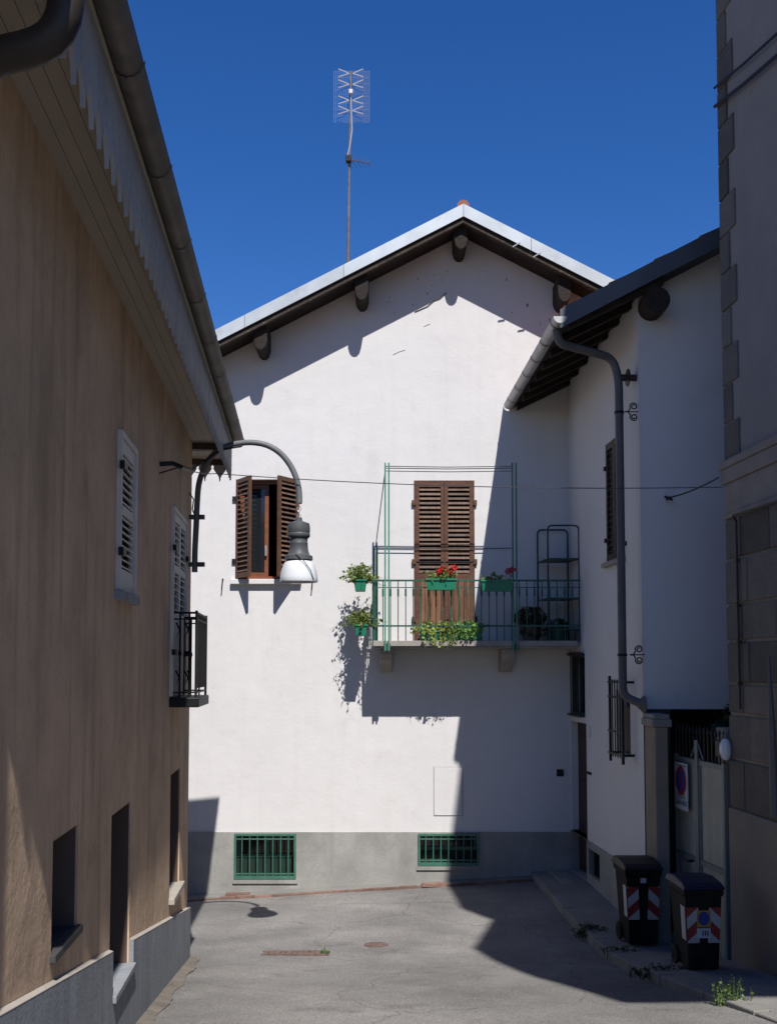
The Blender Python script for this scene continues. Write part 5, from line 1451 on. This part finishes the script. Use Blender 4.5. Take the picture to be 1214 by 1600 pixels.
# ================================================================== BALCONY THINGS
def flower_box(cx, cy, z0, L, along, label, mleaf, spread, nleaf, size, flowers=(), mpet='petal', drop=0.0, hgt=.15, up=.12):
    r_ = thing('flower_box', (cx, cy, z0), label, 'planter', 'green flower boxes on the balcony')
    Mx = Matrix.Translation((cx, cy, z0)) @ Matrix.Rotation(R(90) if along == 'y' else 0, 4, 'Z')
    mb = MB(Mx); h = L / 2; w0, w1 = .065, .085; t = .008
    def ring(x, y, z): return [(-x, -y, z), (x, -y, z), (x, y, z), (-x, y, z)]
    vs2 = ring(h - .015, w0, 0) + ring(h, w1, hgt) + ring(h + .012, w1 + .012, hgt) + ring(h + .012, w1 + .012, hgt - .022 + .0)
    vs2 += ring(h - t, w1 - t, hgt) + ring(h - t - .01, w1 - t - .01, hgt - .025)
    fs = [(0, 3, 2, 1)]
    for i in range(4):
        j = (i + 1) % 4
        fs += [(i, j, 4 + j, 4 + i), (8 + i, 8 + j, 12 + j, 12 + i)]
        fs += [(4 + i, 4 + j, 12 + j, 12 + i)] if False else []
        fs += [(16 + i, 16 + j, 8 + j, 8 + i), (16 + i, 16 + j, 20 + j, 20 + i)]
    mb.add(vs2, fs); mb.build('box', M['box_green'], r_, recalc=False)
    mb = MB(Mx); mb.quad(*[Vector(p) for p in ring(h - .02, w1 - .02, hgt - .024)]); mb.build('soil', M['soil'], r_, recalc=False)
    mb = MB(Mx); ms_ = MB(Mx)
    n = max(2, int(L / .14))
    for k in range(nleaf // 4):                    # stems radiate from the soil, leaves sit along them
        x0_ = rnd.uniform(-h + .04, h - .04); a_ = rnd.uniform(0, 6.283); el = rnd.uniform(.15, 1.35)
        ln_ = spread * 2.0 * rnd.uniform(.45, 1.15)
        p0 = Vector((x0_, rnd.uniform(-.04, .04), hgt - .03)); d0 = Vector((math.cos(a_) * math.cos(el), math.sin(a_) * math.cos(el), math.sin(el)))
        p1 = p0 + d0 * ln_ * .6 + Vector((0, 0, .02)); p2 = p1 + Vector((d0.x, d0.y, d0.z - .75)) * ln_ * .5
        if drop and rnd.random() < .3:
            p1 = Vector((x0_ + rnd.uniform(-.05, .05), -.165, hgt + .015)); p2 = p1 + Vector((rnd.uniform(-.07, .07), -.03, -drop * rnd.uniform(.4, 1)))
        ms_.tube([p0, p1, p2], [.0035, .003, .0015], 4)
        for q_ in range(rnd.randint(5, 9)):
            t = rnd.uniform(.25, 1); c_ = p0.lerp(p1, t * 2) if t < .5 else p1.lerp(p2, t * 2 - 1)
            leaves(mb, c_, (.026, .026, .02), 1, size * rnd.uniform(.5, .95))
    for k in range(0):
        x_ = lerp(-h + .05, h - .05, k / max(1, n - 1))
        leaves(mb, (x_ + rnd.uniform(-.03, .03), rnd.uniform(-.03, .02), hgt + up * rnd.uniform(.6, 1)), (spread, spread * .9, up), nleaf // n, size)
    if False:
        for k in range(4):
            x_ = rnd.uniform(-h, h * .6); leaves(mb, (x_, -.11, hgt - drop * .45), (.06, .04, drop * .55), int(nleaf * .14), size)
    tag(mb.build('foliage', M[mleaf], r_, recalc=False), kind='stuff')
    mb = ms_
    for (fx, fz) in flowers: mb.tube([(fx * .6, 0, hgt - .02), (fx, -.02, hgt + fz)], .004, 4)
    tag(mb.build('stems', M[mleaf], r_), kind='stuff')
    for (fx, fz) in flowers:
        mb = MB(Mx); leaves(mb, (fx, -.03, hgt + fz), (.048, .048, .042), 46, .032); mb.build('flower_head', M[mpet], r_, recalc=False)
    return r_
fz = at(690, 920, RY - .1).z - .02
xa, xb = at(670, 910, RY - .1).x, at(706, 910, RY - .1).x
flower_box(at(689, 915, RY - .1).x, RY - .105, at(689, 922, RY - .1).z, .40, 'x', 'green flower box with red geraniums hung on the rail before the door', 'leaf', .09, 150, .05, ((.02, .13), (.17, .15), (.11, .10), (-.02, .09)), up=.10)
flower_box(at(776, 915, RY - .1).x, RY - .105, at(776, 924, RY - .1).z, .42, 'x', 'half shaded green flower box with pink bloom beside the right line post', 'leaf', .08, 100, .048, ((.20, .14), (.15, .12)), 'petalpink', up=.09)
for px_, L_, lab, lf, n_, sz in ((676, .38, 'floor flower box with trailing yellow green leaves at the left', 'leafy', 260, .055), (707, .2, 'small middle floor pot box with hanging grey green sprigs', 'leaf', 150, .045), (733, .34, 'floor flower box full of bright green bushy leaves at shadow edge', 'leafb', 360, .055)):
    flower_box(at(px_, 995, BY + .16).x, BY + .14, slab_top + .003, L_, 'x', lab, lf, .115, n_, sz, drop=.27 if px_ != 733 else .16, up=.12, hgt=.14)
sx = at(572, 915, RY).x
flower_box(at(563, 915, RY + .2).x, RY + .18, at(566, 923, RY + .1).z, .36, 'y', 'upper green flower box hung outside the balcony side rail', 'leaf', .16, 420, .05, up=.14)
flower_box(at(562, 985, RY + .2).x + .02, RY + .18, at(566, 993, RY + .1).z, .36, 'y', 'lower green side flower box with one red bloom against white wall', 'leaf', .15, 420, .05, ((.12, .12), (.18, .09)), up=.10)
# shaded potted shrub
p = Vector((at(828, 1000, BY + .3).x, BY + .3, slab_top + .002))
ps = thing('potted_shrub', p, 'dark drooping potted plant on the shaded end of the balcony', 'plant')
mb = MB(Matrix.Translation(p)); mb.lathe([(.10, 0), (.14, .2), (.155, .2), (.155, .23), (.135, .23), (.13, .19), (.001, .19)], 18); mb.build('pot', M['stone'], ps, smooth=True)
mb = MB(); leaves(mb, p + Vector((0, 0, .33)), (.24, .2, .14), 420, .06); leaves(mb, p + Vector((.05, -.1, .16)), (.22, .12, .12), 150, .055); mb.build('foliage', M['leafbrown'], ps, recalc=False)
p2 = Vector((at(872, 1000, BY + .25).x, BY + .33, slab_top + .002))
ps = thing('potted_shrub', p2, 'low dark tub at the foot of the balcony shelf rack', 'plant')
mb = MB(Matrix.Translation(p2)); mb.lathe([(.12, 0), (.15, .2), (.16, .2), (.16, .225), (.14, .225), (.13, .19), (.001, .19)], 18); mb.build('pot', M['greend'], ps, smooth=True)
mb = MB(); leaves(mb, p2 + Vector((0, 0, .25)), (.14, .13, .06), 120, .05); mb.build('foliage', M['leafd'], ps, recalc=False)
# shelf rack
rk = thing('shelf_rack', (2.33, BY + .38, slab_top), 'dark tubular shelf rack with arched ends on the balcony', 'shelf')
hoops = []
for (xl, xr, yt, Y_) in ((840, 887, 828, F - .08), (856, 904.5, 821, BY + .12)):
    x0, x1, zt_ = at(xl, 900, Y_).x, at(xr, 900, Y_).x, at(xl, yt, Y_).z
    mb = MB(); mb.tube(fillet([(x0, Y_, slab_top), (x0, Y_, zt_), (x1, Y_, zt_), (x1, Y_, slab_top)], .07), .0125, 8); mb.build('arched_frame', M['rack'], rk, smooth=True)
    hoops.append((x0, x1, Y_))
for y_ in (876, 937, 985):
    z_ = at(880, y_, BY + .3).z
    (xa0, xa1, ya), (xb0, xb1, yb) = hoops
    mb = MB(); mb.hexa([(xb0, yb, z_), (xb1, yb, z_), (xa1, ya, z_), (xa0, ya, z_), (xb0, yb, z_ + .018), (xb1, yb, z_ + .018), (xa1, ya, z_ + .018), (xa0, ya, z_ + .018)]); mb.build('shelf', M['rack'], rk)

# ================================================================== WHEELED BINS
def bin_(cx, y0, g, rot, label, lidm, sticker, sc=1.0):
    r_ = thing('wheeled_bin', (cx, y0, g), label, 'bin', 'wheeled bins by the gate')
    Mx = Matrix.Translation((cx, y0, g)) @ Matrix.Rotation(rot, 4, 'Z') @ Matrix.Diagonal((sc * .84, sc, sc, 1))
    H = .84; wb, wt = .185, .235; db, dt = .20, .26
    mb = MB(Mx)
    def ring(w_, d0, d1, z_): return [(-w_, d0, z_), (w_, d0, z_), (w_, d1, z_), (-w_, d1, z_)]
    lv = [(wb, .03, .03 + 2 * db, .03), (wb + .005, .025, .035 + 2 * db, .10), (wt - .01, .0, 2 * dt - .01, H - .07), (wt + .012, -.015, 2 * dt + .01, H - .06), (wt + .012, -.015, 2 * dt + .01, H)]
    vs2 = []; 
    for l_ in lv: vs2 += ring(*l_)
    fs = [(3, 2, 1, 0)]
    for k in range(len(lv) - 1):
        for i in range(4):
            j = (i + 1) % 4; fs.append((4 * k + i, 4 * k + j, 4 * k + 4 + j, 4 * k + 4 + i))
    fs.append(tuple(4 * (len(lv) - 1) + i for i in range(4)))
    mb.add(vs2, fs); mb.build('body', M['binblack'], r_, bevel=.018)
    mb = MB(Mx); w_ = wt + .03
    secs = [(-.045, H + .002, H + .03), (.05, H + .002, H + .062), (.3, H + .002, H + .088), (2 * dt + .01, H + .002, H + .075), (2 * dt + .05, H + .01, H + .05)]
    vs2 = []
    for (yy, z0_, z1_) in secs: vs2 += [(-w_, yy, z0_), (w_, yy, z0_), (w_ - .02, yy, z1_), (-w_ + .02, yy, z1_)]
    fs = [(0, 1, 2, 3), (19, 18, 17, 16)]
    for k in range(4):
        for i in range(4):
            j = (i + 1) % 4; fs.append((4 * k + i, 4 * k + 4 + i, 4 * k + 4 + j, 4 * k + j))
    mb.add(vs2, fs); ld = mb.build('lid', lidm, r_, bevel=.012)
    mb = MB(Mx); mb.tube([(-w_ + .03, 2 * dt + .04, H + .0), (-w_ + .03, 2 * dt + .09, H + .01), (w_ - .03, 2 * dt + .09, H + .01), (w_ - .03, 2 * dt + .04, H + .0)], .014, 8); mb.build('handle', M['binblack'], r_)
    for s in (-1, 1):
        mb = MB(Mx @ Matrix.Translation((s * (wb + .025), 2 * db + .0, .1)) @ Matrix.Rotation(R(90), 4, 'Y')); mb.lathe([(.03, -.022), (.1, -.022), (.1, .022), (.03, .022)], 20, close=True); wh = mb.build('wheel', M['rubber'], r_, bevel=.006)
        mb = MB(Mx @ Matrix.Translation((s * (wb + .025), 2 * db, .1)) @ Matrix.Rotation(R(90), 4, 'Y')); mb.lathe([(.02, -.026), (.06, -.026), (.06, .026), (.02, .026)], 16, close=True); mb.build('hub', M['binblack'], wh)
    # slightly sloped front: interpolate front y and half width at height z
    def fy(z_): return lerp(.025, .0, (z_ - .1) / (H - .17)) - .003
    def fw_(z_): return lerp(wb + .005, wt - .01, (z_ - .1) / (H - .17))
    def sheet(name, x0f, x1f, z0_, z1_, m_, off=0.0, thick=.0015):
        c_ = Mx @ Vector(((x0f(z0_) + x1f(z0_)) / 2, fy(z0_) - off, z0_))
        mb = MB(Mx)
        mb.hexa([(x0f(z0_), fy(z0_) - off - thick, z0_), (x1f(z0_), fy(z0_) - off - thick, z0_), (x1f(z0_), fy(z0_) - off, z0_), (x0f(z0_), fy(z0_) - off, z0_),
                 (x0f(z1_), fy(z1_) - off - thick, z1_), (x1f(z1_), fy(z1_) - off - thick, z1_), (x1f(z1_), fy(z1_) - off, z1_), (x0f(z1_), fy(z1_) - off, z1_)])
        return mb.build(name, m_, r_)
    sheet('chevron_panel', lambda z_: -fw_(z_) + .004, lambda z_: -fw_(z_) + .15, .30, .66, M['chev_l'])
    sheet('chevron_panel', lambda z_: fw_(z_) - .15, lambda z_: fw_(z_) - .004, .30, .66, M['chev_r'])
    mb = MB(Mx)
    for s in (-1,):
        q = []
        for z_ in (.32, .66):
            xx = s * (fw_(z_) + .003); q += [(xx, .04, z_), (xx, .17, z_), (xx + .0015 * s, .17, z_), (xx + .0015 * s, .04, z_)]
        mb.hexa(q)
    mb.build('side_panel', M['labelwhite'], r_)
    if sticker:
        s1 = sheet('round_sticker', lambda z_: -.085, lambda z_: .085, .46, .63, M['labelyellow'], .0018)
        mb = MB(Mx @ Matrix.Translation((0, fy(.55) - .0042, .55)) @ Matrix.Rotation(R(92.1), 4, 'X')); mb.lathe([(.07, 0), (.07, .0012)], 20, close=True); mb.build('blue_disc', M['labelblue'], s1)
        s2 = sheet('number_label', lambda z_: -.085, lambda z_: .085, .35, .45, M['labelwhite'], .0018)
        for k in range(3):
            mb = MB(Mx); mb.box(-.02 + .03 * k, -.004 + .03 * k, fy(.4) - .0062, fy(.4) - .0036, .375, .425); mb.build('digit_mark', M['labelblue'] if k == 0 else M['textdark'], s2)
    else:
        sheet('paper_tag', lambda z_: -.04, lambda z_: .035, .70, .755, M['labelwhite'], .0)
    return r_
def pz(x, y): return ground(x, y) + kh(y) + .003
b1c = at(1002, 1300, 11.35).x
bin_(b1c, 11.30, pz(b1c, 11.45), R(2), 'black wheeled bin with brown lid farther back by the white corner', M['binbrown'], False, .93)
b2c = at(1096, 1400, 9.75).x
bin_(b2c, 9.70, pz(b2c, 9.9), R(3), 'nearer black wheeled bin with blue lid and round sticker', M['binblue'], True, .86)

# ================================================================== STREET DETAILS
def on_ground(mb_pts, lift): return [Vector((x_, y_, ground(x_, y_) + lift)) for x_, y_ in mb_pts]
g = gpt(462, 1490)
gr = thing('drain_grate', (g.x, g.y, ground(g.x, g.y)), 'rusty slotted drain grate set in the asphalt', 'drain')
ln = .66; wd = .14
for k in range(11):
    xa = g.x - ln / 2 + k * ln / 11; mb = MB()
    q = on_ground([(xa, g.y - wd / 2), (xa + ln / 11 - .009, g.y - wd / 2), (xa + ln / 11 - .009, g.y + wd / 2), (xa, g.y + wd / 2)], .0)
    mb.hexa([p_ - Vector((0, 0, .03)) for p_ in q] + [p_ + Vector((0, 0, .012)) for p_ in q]); mb.build('grate_bar', M['castiron'], gr)
mb = MB()
for s in (-1, 1):
    q = on_ground([(g.x - ln / 2 - .02, g.y + s * (wd / 2 + .02) - .015), (g.x + ln / 2 + .02, g.y + s * (wd / 2 + .02) - .015), (g.x + ln / 2 + .02, g.y + s * (wd / 2 + .02) + .015), (g.x - ln / 2 - .02, g.y + s * (wd / 2 + .02) + .015)], 0)
    mb.hexa([p_ - Vector((0, 0, .03)) for p_ in q] + [p_ + Vector((0, 0, .014)) for p_ in q])
mb.build('frame', M['castiron'], gr)
g = gpt(588, 1477)
mb = MB(); n = 20
top_ = [Vector((g.x + .13 * math.cos(6.2832 * i / n), g.y + .13 * math.sin(6.2832 * i / n), 0)) for i in range(n)]
up_ = [Vector((p_.x, p_.y, ground(p_.x, p_.y) + .012)) for p_ in top_]
mb.add(up_ + [p_ - Vector((0, 0, .04)) for p_ in up_], [tuple(range(n))] + [(i, (i + 1) % n, (i + 1) % n + n, i + n) for i in range(n)])
tag(mb.build('manhole_cover', M['castiron'], None), 'small round rusty cover in the middle of the asphalt', 'manhole')

def weed(px_, py_, r_, h_, n_, label, m_='weed', lift=.0):
    p = gpt(px_, py_); p.z = ground(p.x, p.y) + lift
    o = thing('weed', p, label, 'weed', 'weeds along the kerb')
    mb = MB()
    for k in range(max(6, n_ // 5)):
        t = rnd.uniform(0, 6.28); q = p + Vector((math.cos(t) * r_ * rnd.uniform(.1, 1), math.sin(t) * r_ * .5 * rnd.uniform(.1, 1), 0))
        e = q + Vector((rnd.uniform(-.05, .05), rnd.uniform(-.04, .04), h_ * rnd.uniform(.4, 1)))
        mb.tube([q - Vector((0, 0, .02)), q.lerp(e, .5) + Vector((rnd.uniform(-.02, .02), 0, 0)), e], [.004, .003, .0015], 4)
        for i in range(8):
            s = q.lerp(e, rnd.uniform(.1, 1)); leaves(mb, s, (.03, .03, .02), 1, rnd.uniform(.015, .034))
    mb.build('leaves', M[m_], o, recalc=False)
    mb = MB(); mb.lathe([(r_ * .3, -.02), (r_ * .25, .01), (.001, .02)], 8, c=p); mb.build('root_clump', M['dirt'], o)
weed(1144, 1572, .14, .22, 130, 'sunlit green weed in the pavement crack at the lower right', lift=.0)
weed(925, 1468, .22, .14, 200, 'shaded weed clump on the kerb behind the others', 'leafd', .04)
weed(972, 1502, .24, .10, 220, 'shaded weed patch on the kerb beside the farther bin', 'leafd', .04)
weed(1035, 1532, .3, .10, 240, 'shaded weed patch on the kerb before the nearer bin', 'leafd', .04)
weed(508, 1491, .05, .05, 30, 'tiny weed tuft at the end of the drain grate')
